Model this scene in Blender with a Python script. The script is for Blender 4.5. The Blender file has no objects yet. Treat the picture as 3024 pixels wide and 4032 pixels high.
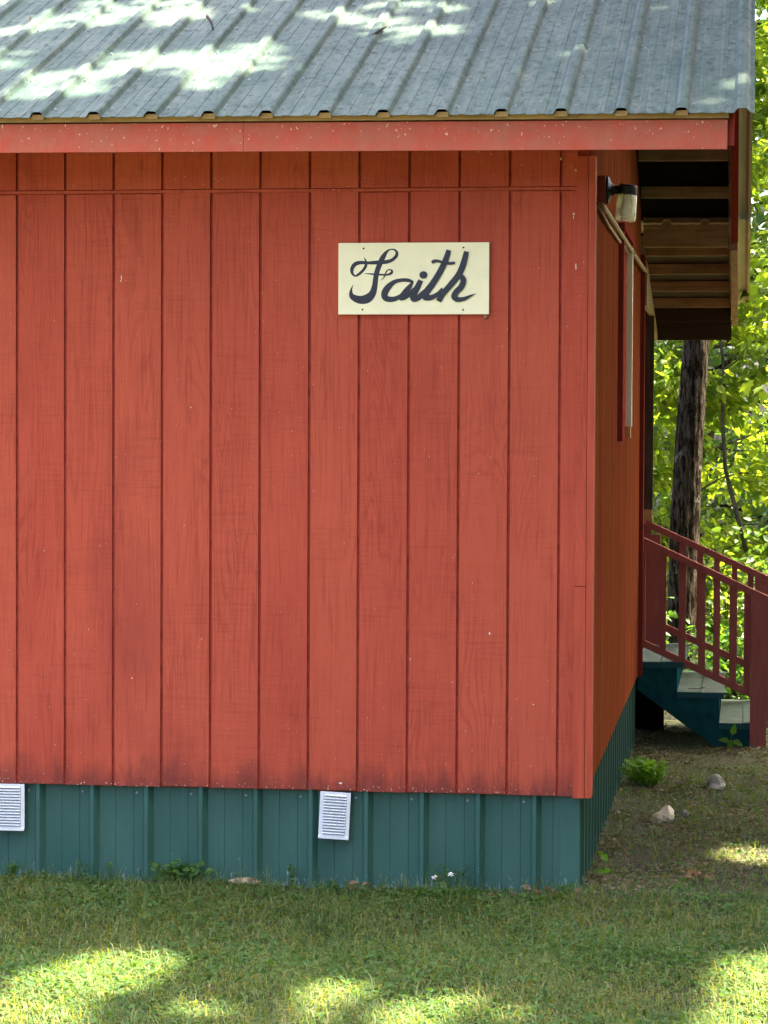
import bpy, math, random
import numpy as np
from mathutils import Vector, Matrix
random.seed(7); RNG = np.random.default_rng(11)
S = bpy.context.scene
COL = S.collection
rad = math.radians

# ------------------------------------------------------------------ camera
cam_d = bpy.data.cameras.new('camera'); cam = bpy.data.objects.new('camera', cam_d); COL.objects.link(cam)
cam_d.sensor_fit = 'VERTICAL'; cam_d.sensor_height = 36.0; cam_d.sensor_width = 27.0
cam_d.lens = 10404.26 / 4032 * 36.0
cam_d.clip_start = 0.1; cam_d.clip_end = 400
YAW, PITCH, ROLL = -0.1353, -0.0309, 0.0046
_f = Vector((math.sin(YAW) * math.cos(PITCH), math.cos(YAW) * math.cos(PITCH), math.sin(PITCH)))
_r = _f.cross(Vector((0, 0, 1))).normalized(); _u = _r.cross(_f)
_c, _s = math.cos(ROLL), math.sin(ROLL)
_r, _u = _c * _r + _s * _u, -_s * _r + _c * _u
M = Matrix((_r, _u, -_f)).transposed().to_4x4(); M.translation = Vector((0.5954, -10.5909, 1.4642))
cam.matrix_world = M
S.camera = cam

# ------------------------------------------------------------------ light
SUN_EL, SUN_AZ = rad(62), rad(18.7)            # azimuth measured from +X towards +Y
SD = Vector((math.cos(SUN_EL) * math.cos(SUN_AZ), math.cos(SUN_EL) * math.sin(SUN_AZ), math.sin(SUN_EL)))
W = bpy.data.worlds.new('World'); S.world = W; W.use_nodes = True
wn = W.node_tree.nodes; wl = W.node_tree.links
sky = wn.new('ShaderNodeTexSky'); sky.sky_type = 'NISHITA'; sky.sun_disc = False
sky.sun_elevation = SUN_EL; sky.sun_rotation = rad(90) - SUN_AZ
sky.air_density = 0.40; sky.dust_density = 7.0; sky.ozone_density = 0.4
wn['Background'].inputs['Strength'].default_value = 0.15
wl.new(sky.outputs[0], wn['Background'].inputs['Color'])
sun_d = bpy.data.lights.new('sun', 'SUN'); sun_d.energy = 4.6; sun_d.angle = rad(0.65); sun_d.color = (1.0, 0.87, 0.62)
sun = bpy.data.objects.new('sun', sun_d); COL.objects.link(sun)
sun.location = (10, 4, 20); sun.rotation_euler = SD.to_track_quat('Z', 'Y').to_euler()
S.view_settings.view_transform = 'Standard'; S.view_settings.look = 'None'
S.view_settings.gamma = 1; S.view_settings.use_curve_mapping = False
S.view_settings.exposure = 3.75
S.render.engine = 'CYCLES'
S.cycles.use_denoising = True
S.cycles.max_bounces = 8; S.cycles.diffuse_bounces = 5; S.cycles.transparent_max_bounces = 8

# ------------------------------------------------------------------ helpers
class MB:
    def __init__(s): s.v = []; s.f = []; s.m = []; s.mi = 0
    def add(s, vs, fs):
        o = len(s.v); s.v += [tuple(v) for v in vs]
        for f in fs: s.f.append(tuple(i + o for i in f)); s.m.append(s.mi)
        return s
    def box(s, x0, x1, y0, y1, z0, z1):
        return s.hexa([(x0, y0, z0), (x1, y0, z0), (x1, y1, z0), (x0, y1, z0), (x0, y0, z1), (x1, y0, z1), (x1, y1, z1), (x0, y1, z1)])
    def hexa(s, v):
        return s.add(v, [(3, 2, 1, 0), (4, 5, 6, 7), (0, 1, 5, 4), (1, 2, 6, 5), (2, 3, 7, 6), (3, 0, 4, 7)])
    def prism(s, poly, axis, a, b):
        """extrude a 2D polygon along axis 0/1/2 from a to b"""
        def p(q, t):
            q = list(q); q.insert(axis, t); return q
        n = len(poly)
        vs = [p(q, a) for q in poly] + [p(q, b) for q in poly]
        fs = [tuple(range(n))[::-1], tuple(range(n, 2 * n))] + [(i, (i + 1) % n, n + (i + 1) % n, n + i) for i in range(n)]
        return s.add(vs, fs)
    def tube(s, pts, rs, n=8, caps=True, sq=None):
        pts = [Vector(p) for p in pts]
        if not isinstance(rs, (list, tuple)): rs = [rs] * len(pts)
        vs = []; fs = []; ref = None
        for i, p in enumerate(pts):
            d = (pts[min(i + 1, len(pts) - 1)] - pts[max(i - 1, 0)]).normalized()
            if ref is None:
                ref = d.orthogonal().normalized()
            ref = (ref - d * ref.dot(d)).normalized(); b = d.cross(ref)
            for k in range(n):
                a = 2 * math.pi * k / n
                vs.append(p + (ref * math.cos(a) + b * math.sin(a)) * rs[i])
        for i in range(len(pts) - 1):
            for k in range(n):
                a, b2 = i * n + k, i * n + (k + 1) % n
                fs.append((a, b2, b2 + n, a + n))
        if caps:
            fs.append(tuple(range(n))[::-1]); o = (len(pts) - 1) * n; fs.append(tuple(range(o, o + n)))
        return s.add(vs, fs)
    def lathe(s, prof, c, n=20, axis=Vector((0, 0, 1)), closed=True):
        q = Vector((0, 0, 1)).rotation_difference(axis); c = Vector(c)
        vs = [c + q @ Vector((r * math.cos(2 * math.pi * k / n), r * math.sin(2 * math.pi * k / n), z)) for r, z in prof for k in range(n)]
        fs = [(i * n + k, i * n + (k + 1) % n, (i + 1) * n + (k + 1) % n, (i + 1) * n + k) for i in range(len(prof) - 1) for k in range(n)]
        if closed:
            fs.append(tuple(range(n))[::-1]); o = (len(prof) - 1) * n; fs.append(tuple(range(o, o + n)))
        return s.add(vs, fs)
    def mesh(s, name, mats, smooth=False):
        me = bpy.data.meshes.new(name); me.from_pydata(s.v, [], s.f)
        for m in (mats if isinstance(mats, (list, tuple)) else [mats]): me.materials.append(m)
        me.polygons.foreach_set('material_index', s.m)
        if smooth: me.polygons.foreach_set('use_smooth', [True] * len(s.f))
        me.update(); return me
    def ob(s, name, mats, parent=None, smooth=False):
        return link(name, s.mesh(name, mats, smooth), parent)

def link(name, me, parent=None, loc=None):
    o = bpy.data.objects.new(name, me); COL.objects.link(o)
    if parent is not None: o.parent = parent
    if loc is not None: o.location = loc
    return o
def tag(o, label=None, cat=None, group=None, kind=None):
    if label: o['label'] = label
    if cat: o['category'] = cat
    if group: o['group'] = group
    if kind: o['kind'] = kind
    return o
def thing(name, label, cat, loc=(0, 0, 0), group=None):
    o = link(name, None, None, loc); o.empty_display_size = 0.1
    return tag(o, label, cat, group)
def np_mesh(name, verts, faces, mats, smooth=False):
    """verts (N,3), faces (F,k) same k"""
    me = bpy.data.meshes.new(name); F, k = faces.shape
    me.vertices.add(len(verts)); me.vertices.foreach_set('co', np.ascontiguousarray(verts, dtype=np.float32).ravel())
    me.loops.add(F * k); me.loops.foreach_set('vertex_index', np.ascontiguousarray(faces, dtype=np.int32).ravel())
    me.polygons.add(F); me.polygons.foreach_set('loop_start', np.arange(0, F * k, k, dtype=np.int32))
    me.polygons.foreach_set('loop_total', np.full(F, k, dtype=np.int32))
    for m in (mats if isinstance(mats, (list, tuple)) else [mats]): me.materials.append(m)
    if smooth: me.polygons.foreach_set('use_smooth', np.ones(F, dtype=bool))
    me.update(calc_edges=True); return me

# ------------------------------------------------------------------ materials
class NT:
    def __init__(s, name):
        s.m = bpy.data.materials.new(name); s.m.use_nodes = True; s.t = s.m.node_tree
        s.n = s.t.nodes; s.l = s.t.links; s.b = s.n['Principled BSDF']; s.o = s.n['Material Output']
        s._p = None
    def new(s, t, **kw):
        n = s.n.new(t)
        for k, v in kw.items():
            if k.startswith('i_'): n.inputs[k[2:].replace('_', ' ')].default_value = v
            else: setattr(n, k, v)
        return n
    def pos(s):
        if s._p is None: s._p = s.new('ShaderNodeNewGeometry')
        return s._p.outputs['Position']
    def island(s):
        s.pos(); return s._p.outputs['Random Per Island']
    def objrand(s): return s.new('ShaderNodeObjectInfo').outputs['Random']
    def scaled(s, sc, off=None):
        m = s.new('ShaderNodeMapping'); m.inputs['Scale'].default_value = sc
        s.l.new(s.pos(), m.inputs['Vector'])
        if off is not None:
            c = s.new('ShaderNodeCombineXYZ'); mm = s.new('ShaderNodeMath', operation='MULTIPLY'); mm.inputs[1].default_value = 50
            s.l.new(off, mm.inputs[0])
            for k in range(3): s.l.new(mm.outputs[0], c.inputs[k])
            s.l.new(c.outputs[0], m.inputs['Location'])
        return m.outputs[0]
    def noise(s, sc=(1, 1, 1), scale=1.0, detail=4, rough=0.55, off=None, dist=0.0):
        n = s.new('ShaderNodeTexNoise'); n.inputs['Scale'].default_value = scale; n.inputs['Detail'].default_value = detail
        n.inputs['Roughness'].default_value = rough; n.inputs['Distortion'].default_value = dist
        s.l.new(s.scaled(sc, off), n.inputs['Vector']); return n.outputs[0]
    def ramp(s, v, stops):
        r = s.new('ShaderNodeValToRGB'); e = r.color_ramp.elements
        while len(e) < len(stops): e.new(0.5)
        for x, (p, c) in zip(e, stops):
            x.position = p; x.color = (c, c, c, 1) if isinstance(c, (int, float)) else (*c, 1)
        s.l.new(v, r.inputs[0]); return r.outputs[0]
    def mix(s, f, a, b, mode='MIX'):
        m = s.new('ShaderNodeMix', data_type='RGBA', blend_type=mode)
        for sock, v in ((m.inputs[0], f), (m.inputs[6], a), (m.inputs[7], b)):
            if isinstance(v, (int, float)): sock.default_value = v
            elif isinstance(v, tuple): sock.default_value = (*v, 1)
            else: s.l.new(v, sock)
        return m.outputs[2]
    def math(s, op, a, b=0.0):
        m = s.new('ShaderNodeMath', operation=op)
        for sock, v in ((m.inputs[0], a), (m.inputs[1], b)):
            if isinstance(v, (int, float)): sock.default_value = v
            else: s.l.new(v, sock)
        return m.outputs[0]
    def z(s):
        x = s.new('ShaderNodeSeparateXYZ'); s.l.new(s.pos(), x.inputs[0]); return x.outputs
    def fin(s, col, rough=0.7, bump=None, bstr=0.3, bdist=0.004, spec=0.5):
        if isinstance(col, tuple): s.b.inputs['Base Color'].default_value = (*col, 1)
        else: s.l.new(col, s.b.inputs['Base Color'])
        if isinstance(rough, (int, float)): s.b.inputs['Roughness'].default_value = rough
        else: s.l.new(rough, s.b.inputs['Roughness'])
        s.b.inputs['Specular IOR Level'].default_value = spec
        if bump is not None:
            b = s.new('ShaderNodeBump'); b.inputs['Strength'].default_value = bstr; b.inputs['Distance'].default_value = bdist
            s.l.new(bump, b.inputs['Height']); s.l.new(b.outputs[0], s.b.inputs['Normal'])
        return s.m

def m_siding(name, base, dirty=True):
    t = NT(name); r = t.objrand()
    g = t.noise((120, 120, 4.0), 1.0, 5, 0.7, r, 0.7)           # vertical grain
    arch = t.noise((11, 11, 1.0), 1.0, 4, 0.55, r, 1.8)         # broad figure of the plywood
    saw = t.noise((6, 6, 105), 1.0, 4, 0.65, r)                 # horizontal saw marks
    gate = t.noise((2.6, 2.6, 3.4), 1.0, 3, 0.55, r)
    blotch = t.noise((2.2, 2.2, 1.5), 1.0, 5, 0.6)
    worn = t.noise((1.4, 1.4, 0.9), 1.0, 4, 0.6)
    c = t.mix(t.ramp(blotch, [(0.35, 0.0), (0.68, 1.0)]), base, tuple(x * y for x, y in zip(base, (0.84, 0.76, 0.80))))
    c = t.mix(t.math('MULTIPLY', r, 0.8), c, tuple(x * y for x, y in zip(base, (1.04, 1.16, 1.12))))
    dark = (base[0] * 0.44, base[1] * 0.36, base[2] * 0.44)
    gm = t.math('MULTIPLY', t.ramp(g, [(0.44, 0.0), (0.78, 1.0)]), t.ramp(arch, [(0.36, 0.10), (0.62, 0.80)]))
    c = t.mix(gm, c, dark)
    sm = t.math('MULTIPLY', t.ramp(saw, [(0.48, 0.0), (0.78, 0.40)]), t.ramp(gate, [(0.36, 0.06), (0.62, 1.0)]))
    c = t.mix(sm, c, dark)
    # cathedral figure: contour lines of a stretched noise
    fig = t.noise((7, 7, 0.75), 1.0, 2, 0.4, r, 0.6)
    xx = t.z()
    lines = t.math('SINE', t.math('ADD', t.math('MULTIPLY', fig, 120.0), t.math('MULTIPLY', t.math('ADD', xx[0], xx[1]), 170.0)))
    lm = t.math('MULTIPLY', t.ramp(lines, [(0.25, 0.0), (0.95, 0.32)]), t.ramp(t.noise((5, 5, 1.6), 1.0, 3, 0.5, r), [(0.42, 0.0), (0.62, 0.8)]))
    c = t.mix(lm, c, dark)
    c = t.mix(t.ramp(worn, [(0.55, 0.0), (0.72, 0.42)]), c, (0.20, 0.034, 0.030))
    if dirty:
        z = t.z()[2]
        # splash-back staining in the bottom hand's width, broken by noise
        zz = t.math('ADD', z, t.math('MULTIPLY', t.math('SUBTRACT', t.noise((9, 9, 3), 1.0, 5, 0.65), 0.5), 0.34))
        c = t.mix(t.ramp(zz, [(0.0, 0.72), (0.11, 0.0)]), c, (0.13, 0.035, 0.03))
        chips = t.noise((150, 150, 90), 1.0, 2, 0.5)
        lowz = t.ramp(z, [(0.0, 0.10), (0.035, 0.015), (0.3, 0.0)])
        c = t.mix(t.ramp(t.math('ADD', chips, lowz), [(0.735, 0.0), (0.765, 1.0)]), c, (0.62, 0.52, 0.42))
    h = t.math('ADD', t.math('MULTIPLY', g, 0.8), t.math('MULTIPLY', saw, 0.5))
    return t.fin(c, 0.85, h, 0.5, 0.003, 0.06 if dirty else 0.0)

def m_paint(name, base, var=0.25, rough=0.6, grain=(20, 20, 20), chips=None, spec=0.3):
    t = NT(name); r = t.objrand()
    n = t.noise(grain, 1.0, 5, 0.6, r); b = t.noise((3, 3, 3), 1.0, 3, 0.5, r)
    c = t.mix(t.ramp(n, [(0.4, 0.0), (0.75, 1.0)]), base, tuple(x * (1 - var * 1.6) for x in base))
    c = t.mix(t.ramp(b, [(0.4, 0.0), (0.7, 0.6)]), c, tuple(x * (1 - var) for x in base))
    if chips:
        k = t.noise((70, 70, 70), 1.0, 3, 0.5)
        c = t.mix(t.ramp(k, [(chips[1], 0.0), (chips[1] + 0.03, 1.0)]), c, chips[0])
    return t.fin(c, rough, n, 0.25, 0.002, spec)

def m_leaf(name, cols, trans=0.5, rough=0.55, spec=0.3, tint=(2.6, 2.35, 0.65), broad=0.25, nsc=1.3):
    """leaf: colour per leaf, light passing through"""
    t = NT(name)
    r = t.island(); n = t.noise((nsc, nsc, nsc), 1.0, 3, 0.55)
    st = [(i / max(1, len(cols) - 1), c) for i, c in enumerate(cols)]
    v = t.math('ADD', t.math('MULTIPLY', r, 1 - broad), t.math('MULTIPLY', t.ramp(n, [(0.35, 0.0), (0.65, 1.0)]), broad))
    c = t.ramp(v, st)
    t.fin(c, rough, None, spec=spec)
    tr = t.new('ShaderNodeBsdfTranslucent')
    t.l.new(t.mix(1.0, c, tint, 'MULTIPLY'), tr.inputs['Color'])
    ms = t.new('ShaderNodeMixShader'); ms.inputs[0].default_value = trans
    t.l.new(t.b.outputs[0], ms.inputs[1]); t.l.new(tr.outputs[0], ms.inputs[2])
    t.l.new(ms.outputs[0], t.o.inputs['Surface'])
    return t.m

RED = (0.445, 0.082, 0.047)
MAT = {}
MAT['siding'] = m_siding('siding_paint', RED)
MAT['siding_shaded'] = m_siding('shaded_siding_paint', (0.215, 0.052, 0.019), False)  # the red siding again, with the gable wall's shade put into the colour
MAT['trim'] = m_paint('trim_paint', (0.45, 0.080, 0.043), 0.2, 0.7, (60, 60, 4), ((0.6, 0.5, 0.42), 0.80), 0.1)
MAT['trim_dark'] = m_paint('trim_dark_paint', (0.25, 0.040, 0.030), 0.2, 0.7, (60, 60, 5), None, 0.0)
MAT['wall_back'] = m_paint('wall_backing', (0.36, 0.055, 0.034), 0.3, 0.8, spec=0.0)
def m_fascia():
    t = NT('fascia_faded_paint')
    a = t.noise((7, 7, 9), 1.0, 6, 0.65); b = t.noise((90, 90, 70), 1.0, 2, 0.5); e = t.noise((30, 30, 14), 1.0, 5, 0.6)
    c = t.mix(t.ramp(a, [(0.38, 0.0), (0.64, 1.0)]), (0.43, 0.082, 0.052), (0.36, 0.115, 0.075))
    c = t.mix(t.ramp(e, [(0.45, 0.0), (0.72, 0.5)]), c, (0.44, 0.125, 0.085))
    x = t.z()
    up = t.ramp(t.math('SUBTRACT', x[2], 2.54), [(0.02, 0.0), (0.11, 0.05)])
    c = t.mix(t.ramp(t.math('ADD', b, up), [(0.72, 0.0), (0.76, 0.9)]), c, (0.68, 0.50, 0.38))
    return t.fin(c, 0.85, e, 0.3, 0.002, 0.03)
MAT['fascia'] = m_fascia()
def m_roof():
    t = NT('roof_metal_paint')
    a = t.noise((2.2, 2.2, 2.2), 1.0, 5, 0.6); s1 = t.noise((26, 2.2, 2.2), 1.0, 5, 0.65); sp = t.noise((34, 17, 17), 1.0, 6, 0.7)
    c = t.mix(t.ramp(a, [(0.38, 0.0), (0.66, 1.0)]), (0.042, 0.070, 0.063), (0.068, 0.098, 0.087))
    c = t.mix(t.ramp(s1, [(0.5, 0.0), (0.75, 0.6)]), c, (0.135, 0.150, 0.134))
    c = t.mix(t.ramp(sp, [(0.53, 0.0), (0.66, 0.75)]), c, (0.022, 0.036, 0.033))
    fl = t.noise((55, 30, 30), 1.0, 2, 0.5)
    c = t.mix(t.ramp(fl, [(0.74, 0.0), (0.78, 0.6)]), c, (0.35, 0.37, 0.34))
    return t.fin(c, t.ramp(sp, [(0.3, 0.45), (0.7, 0.68)]), a, 0.12, 0.004, 0.04)
MAT['roof'] = m_roof()
MAT['roof_back'] = m_paint('roof_metal_primer', (0.48, 0.42, 0.28), 0.15, 0.5, (30, 4, 4))
MAT['porch_back'] = m_paint('porch_metal_underside', (0.60, 0.49, 0.30), 0.2, 0.5, (30, 6, 6), ((0.16, 0.07, 0.03), 0.66))
def m_skirt():
    t = NT('skirt_metal_paint')
    a = t.noise((4, 4, 1.5), 1.0, 4, 0.6); z = t.z()[2]
    c = t.mix(t.ramp(a, [(0.35, 0.0), (0.7, 1.0)]), (0.025, 0.084, 0.066), (0.037, 0.104, 0.082))
    du = t.noise((60, 60, 22), 1.0, 5, 0.7)
    low = t.ramp(t.math('ADD', z, 0.5), [(0.08, 0.20), (0.2, 0.05), (0.5, 0.012)])
    c = t.mix(t.ramp(t.math('ADD', du, low), [(0.70, 0.0), (0.84, 0.8)]), c, (0.30, 0.36, 0.34))
    return t.fin(c, t.ramp(a, [(0.3, 0.36), (0.7, 0.50)]), a, 0.08, 0.004, 0.3)
MAT['skirt'] = m_skirt()
def m_wood(name, base, dark, grain=(3, 60, 60), rough=0.8):
    t = NT(name); r = t.objrand()
    g = t.noise(grain, 1.0, 5, 0.65, r, 0.8); b = t.noise((5, 5, 5), 1.0, 4, 0.6, r)
    c = t.mix(t.ramp(g, [(0.35, 0.0), (0.7, 1.0)]), base, dark)
    c = t.mix(t.ramp(b, [(0.45, 0.0), (0.75, 0.7)]), c, tuple(x * 0.6 for x in dark))
    return t.fin(c, rough, g, 0.3, 0.002, 0.2)
MAT['wood_eave'] = m_wood('weathered_eave_wood', (0.40, 0.27, 0.11), (0.28, 0.17, 0.07))
MAT['purlin'] = m_wood('purlin_wood', (0.44, 0.29, 0.16), (0.26, 0.15, 0.075))
MAT['porch_board'] = m_wood('porch_roof_board_wood', (0.060, 0.034, 0.018), (0.03, 0.016, 0.009))
MAT['shade_black'] = m_paint('painted_shade_black', (0.014, 0.012, 0.010), 0.3, 0.9, spec=0.0)  # black stands in for the shade between the main purlins
MAT['infill'] = m_wood('porch_infill_wood', (0.36, 0.25, 0.15), (0.24, 0.15, 0.08), (4, 4, 50))
MAT['post'] = m_wood('weathered_post_wood', (0.085, 0.070, 0.052), (0.04, 0.03, 0.022), (50, 50, 3))
MAT['sill'] = m_wood('sill_wood', (0.50, 0.31, 0.14), (0.40, 0.23, 0.10), (40, 40, 6))
MAT['peeling'] = m_paint('peeling_red_paint', (0.36, 0.17, 0.115), 0.4, 0.75, (25, 12, 12), ((0.20, 0.07, 0.045), 0.60))
MAT['window'] = m_paint('window_white_paint', (0.85, 0.84, 0.68), 0.08, 0.5, (25, 25, 10), ((0.12, 0.10, 0.07), 0.76))
MAT['vent'] = m_paint('vent_bare_metal', (0.66, 0.69, 0.71), 0.10, 0.45, (18, 18, 18))
MAT['vent_dark'] = m_paint('vent_dark', (0.34, 0.37, 0.43), 0.2, 0.7)
MAT['black_metal'] = m_paint('lamp_black_metal', (0.014, 0.018, 0.014), 0.3, 0.5, (60, 60, 60))
MAT['rust_wood'] = m_paint('lamp_mount_red_paint', (0.27, 0.045, 0.022), 0.3, 0.7, (70, 70, 70))
MAT['conduit'] = m_paint('conduit_painted_metal', (0.30, 0.135, 0.062), 0.2, 0.5, (30, 6, 30))
MAT['maroon'] = m_paint('rail_maroon_paint', (0.34, 0.105, 0.095), 0.18, 0.6, (50, 50, 8), None, 0.03)
MAT['stair_blue'] = m_paint('stair_teal_paint', (0.012, 0.074, 0.088), 0.3, 0.6, (12, 12, 12), None, 0.0)
def m_tread():
    t = NT('worn_tread_paint'); r = t.objrand()
    g = t.noise((60, 4, 60), 1.0, 5, 0.65, r); b = t.noise((6, 6, 6), 1.0, 4, 0.6, r)
    c = t.mix(t.ramp(g, [(0.4, 0.0), (0.7, 1.0)]), (0.062, 0.082, 0.057), (0.042, 0.058, 0.045))
    c = t.mix(t.ramp(b, [(0.5, 0.0), (0.75, 0.6)]), c, (0.10, 0.19, 0.18))
    nz = t.new('ShaderNodeSeparateXYZ'); t.pos(); t.l.new(t._p.outputs['Normal'], nz.inputs[0])
    c = t.mix(t.ramp(nz.outputs[2], [(0.6, 1.0), (0.75, 0.0)]), c, (0.012, 0.075, 0.09))   # edges keep their teal paint
    return t.fin(c, 0.7, g, 0.25, 0.002, 0.25)
MAT['tread'] = m_tread()
MAT['cream'] = m_paint('sign_cream_paint', (0.90, 0.83, 0.54), 0.05, 0.5, (14, 14, 14))
MAT['navy'] = m_paint('sign_lettering_paint', (0.022, 0.027, 0.042), 0.2, 0.45, (40, 40, 40))
MAT['mud_pale'] = m_paint('pale_mud', (0.55, 0.40, 0.20), 0.2, 0.9)
MAT['mud'] = m_paint('dried_mud', (0.32, 0.20, 0.11), 0.3, 0.9, (120, 120, 120))
MAT['screw'] = m_paint('screw_zinc', (0.24, 0.29, 0.31), 0.2, 0.4)
MAT['black'] = m_paint('screw_black', (0.012, 0.012, 0.012), 0.2, 0.5)
def m_glass(name, tint=(1, 1, 1), rough=0.02):
    t = NT(name); t.b.inputs['Transmission Weight'].default_value = 1.0; t.b.inputs['IOR'].default_value = 1.45
    n = t.noise((30, 30, 30), 1.0, 2, 0.5)
    t.fin(t.mix(n, tint, tuple(x * 0.96 for x in tint)), rough, None)
    return t.m
MAT['glass'] = m_glass('window_glass', (0.9, 0.95, 0.93))
def m_jar():
    t = NT('lamp_ribbed_glass'); t.b.inputs['Transmission Weight'].default_value = 1.0; t.b.inputs['IOR'].default_value = 1.22
    t.fin((0.97, 0.96, 0.86), 0.06)
    d = t.new('ShaderNodeBsdfTranslucent'); d.inputs['Color'].default_value = (0.85, 0.82, 0.6, 1)
    e = t.new('ShaderNodeBsdfDiffuse'); e.inputs['Color'].default_value = (0.80, 0.77, 0.56, 1)
    m1 = t.new('ShaderNodeMixShader'); m1.inputs[0].default_value = 0.5; t.l.new(d.outputs[0], m1.inputs[1]); t.l.new(e.outputs[0], m1.inputs[2])
    tp = t.new('ShaderNodeBsdfTransparent'); m0 = t.new('ShaderNodeMixShader'); m0.inputs[0].default_value = 0.62
    t.l.new(t.b.outputs[0], m0.inputs[1]); t.l.new(tp.outputs[0], m0.inputs[2])
    m2 = t.new('ShaderNodeMixShader'); m2.inputs[0].default_value = 0.16; t.l.new(m0.outputs[0], m2.inputs[1]); t.l.new(m1.outputs[0], m2.inputs[2])
    t.l.new(m2.outputs[0], t.o.inputs['Surface']); return t.m
MAT['jar'] = m_jar()
MAT['bulb'] = m_paint('bulb_white_glass', (0.78, 0.74, 0.58), 0.03, 0.3)
def m_bark(name, a, b, lichen=0.62, lc=(0.30, 0.32, 0.28)):
    t = NT(name)
    g = t.noise((34, 34, 7), 1.0, 6, 0.7, None, 0.5); f = t.noise((90, 90, 22), 1.0, 4, 0.6); l = t.noise((9, 9, 6), 1.0, 6, 0.7)
    c = t.mix(t.ramp(g, [(0.44, 0.0), (0.60, 1.0)]), a, b)
    c = t.mix(t.ramp(f, [(0.5, 0.0), (0.7, 0.6)]), c, tuple(x * 0.5 for x in a))
    c = t.mix(t.ramp(l, [(lichen, 0.0), (lichen + 0.06, 0.7)]), c, lc)
    h = t.math('ADD', g, t.math('MULTIPLY', f, 0.4))
    return t.fin(c, 0.95, h, 1.0, 0.06, 0.0)
MAT['bark'] = m_bark('tree_bark', (0.010, 0.008, 0.006), (0.085, 0.070, 0.056), 0.60, (0.20, 0.21, 0.18))
MAT['bark2'] = m_bark('sapling_bark', (0.07, 0.06, 0.05), (0.15, 0.13, 0.11), 0.7)
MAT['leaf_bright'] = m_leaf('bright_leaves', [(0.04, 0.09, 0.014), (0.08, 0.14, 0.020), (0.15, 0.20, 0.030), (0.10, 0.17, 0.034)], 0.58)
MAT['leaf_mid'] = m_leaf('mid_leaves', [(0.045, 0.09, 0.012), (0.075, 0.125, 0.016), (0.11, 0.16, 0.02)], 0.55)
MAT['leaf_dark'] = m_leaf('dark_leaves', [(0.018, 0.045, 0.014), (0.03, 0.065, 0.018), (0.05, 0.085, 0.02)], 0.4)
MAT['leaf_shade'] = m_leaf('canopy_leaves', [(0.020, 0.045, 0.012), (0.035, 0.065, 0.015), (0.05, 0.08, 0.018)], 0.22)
MAT['leaf_weed'] = m_leaf('weed_leaves', [(0.03, 0.085, 0.018), (0.05, 0.12, 0.025), (0.075, 0.15, 0.03)], 0.4)
MAT['leaf_fern'] = m_leaf('fern_leaves', [(0.055, 0.14, 0.010), (0.08, 0.19, 0.014), (0.10, 0.22, 0.02)], 0.45)
MAT['grass'] = m_leaf('grass_blades', [(0.020, 0.050, 0.018), (0.058, 0.110, 0.034), (0.033, 0.072, 0.024), (0.100, 0.155, 0.048), (0.16, 0.175, 0.070), (0.048, 0.100, 0.034), (0.088, 0.145, 0.048), (0.22, 0.195, 0.11)], 0.35, 0.6, 0.15, (2.6, 2.1, 0.55), 0.5, 3.5)
MAT['clover'] = m_leaf('ground_clover', [(0.026, 0.072, 0.024), (0.064, 0.140, 0.040), (0.043, 0.105, 0.032), (0.10, 0.180, 0.050)], 0.35, 0.6, 0.15, (2.5, 2.1, 0.55))
MAT['litter'] = m_leaf('dry_leaf_litter', [(0.055, 0.048, 0.036), (0.11, 0.095, 0.070), (0.19, 0.168, 0.125), (0.08, 0.076, 0.045), (0.32, 0.28, 0.22)], 0.15, 0.8, 0.1)
MAT['dead'] = m_leaf('dead_leaves', [(0.16, 0.10, 0.065), (0.24, 0.16, 0.11), (0.11, 0.07, 0.045)], 0.2, 0.8, 0.1)
MAT['twig'] = m_paint('dry_twig', (0.20, 0.155, 0.115), 0.3, 0.9, (40, 40, 40))
MAT['twig_dark'] = m_paint('dark_twig', (0.03, 0.024, 0.02), 0.3, 0.9, (40, 40, 40))
MAT['petal'] = m_paint('white_petals', (0.75, 0.76, 0.70), 0.05, 0.7)
def m_rock(name, a, b, dark):
    t = NT(name); n = t.noise((22, 22, 22), 1.0, 6, 0.65); k = t.noise((9, 9, 9), 1.0, 4, 0.6)
    c = t.mix(t.ramp(n, [(0.35, 0.0), (0.68, 1.0)]), a, b)
    c = t.mix(t.ramp(k, [(0.52, 0.0), (0.62, 0.85)]), c, dark)
    return t.fin(c, 0.9, n, 0.6, 0.01, 0.2)
MAT['rock'] = m_rock('pale_rock', (0.48, 0.44, 0.36), (0.66, 0.62, 0.54), (0.20, 0.18, 0.15))
MAT['rock_tan'] = m_rock('tan_rock', (0.52, 0.44, 0.32), (0.72, 0.66, 0.54), (0.26, 0.20, 0.14))
MAT['rock_dark'] = m_rock('grey_rock', (0.14, 0.14, 0.14), (0.30, 0.30, 0.30), (0.05, 0.05, 0.05))
MAT['slab'] = m_rock('flat_slab', (0.20, 0.165, 0.115), (0.33, 0.28, 0.20), (0.09, 0.07, 0.045))
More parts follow.
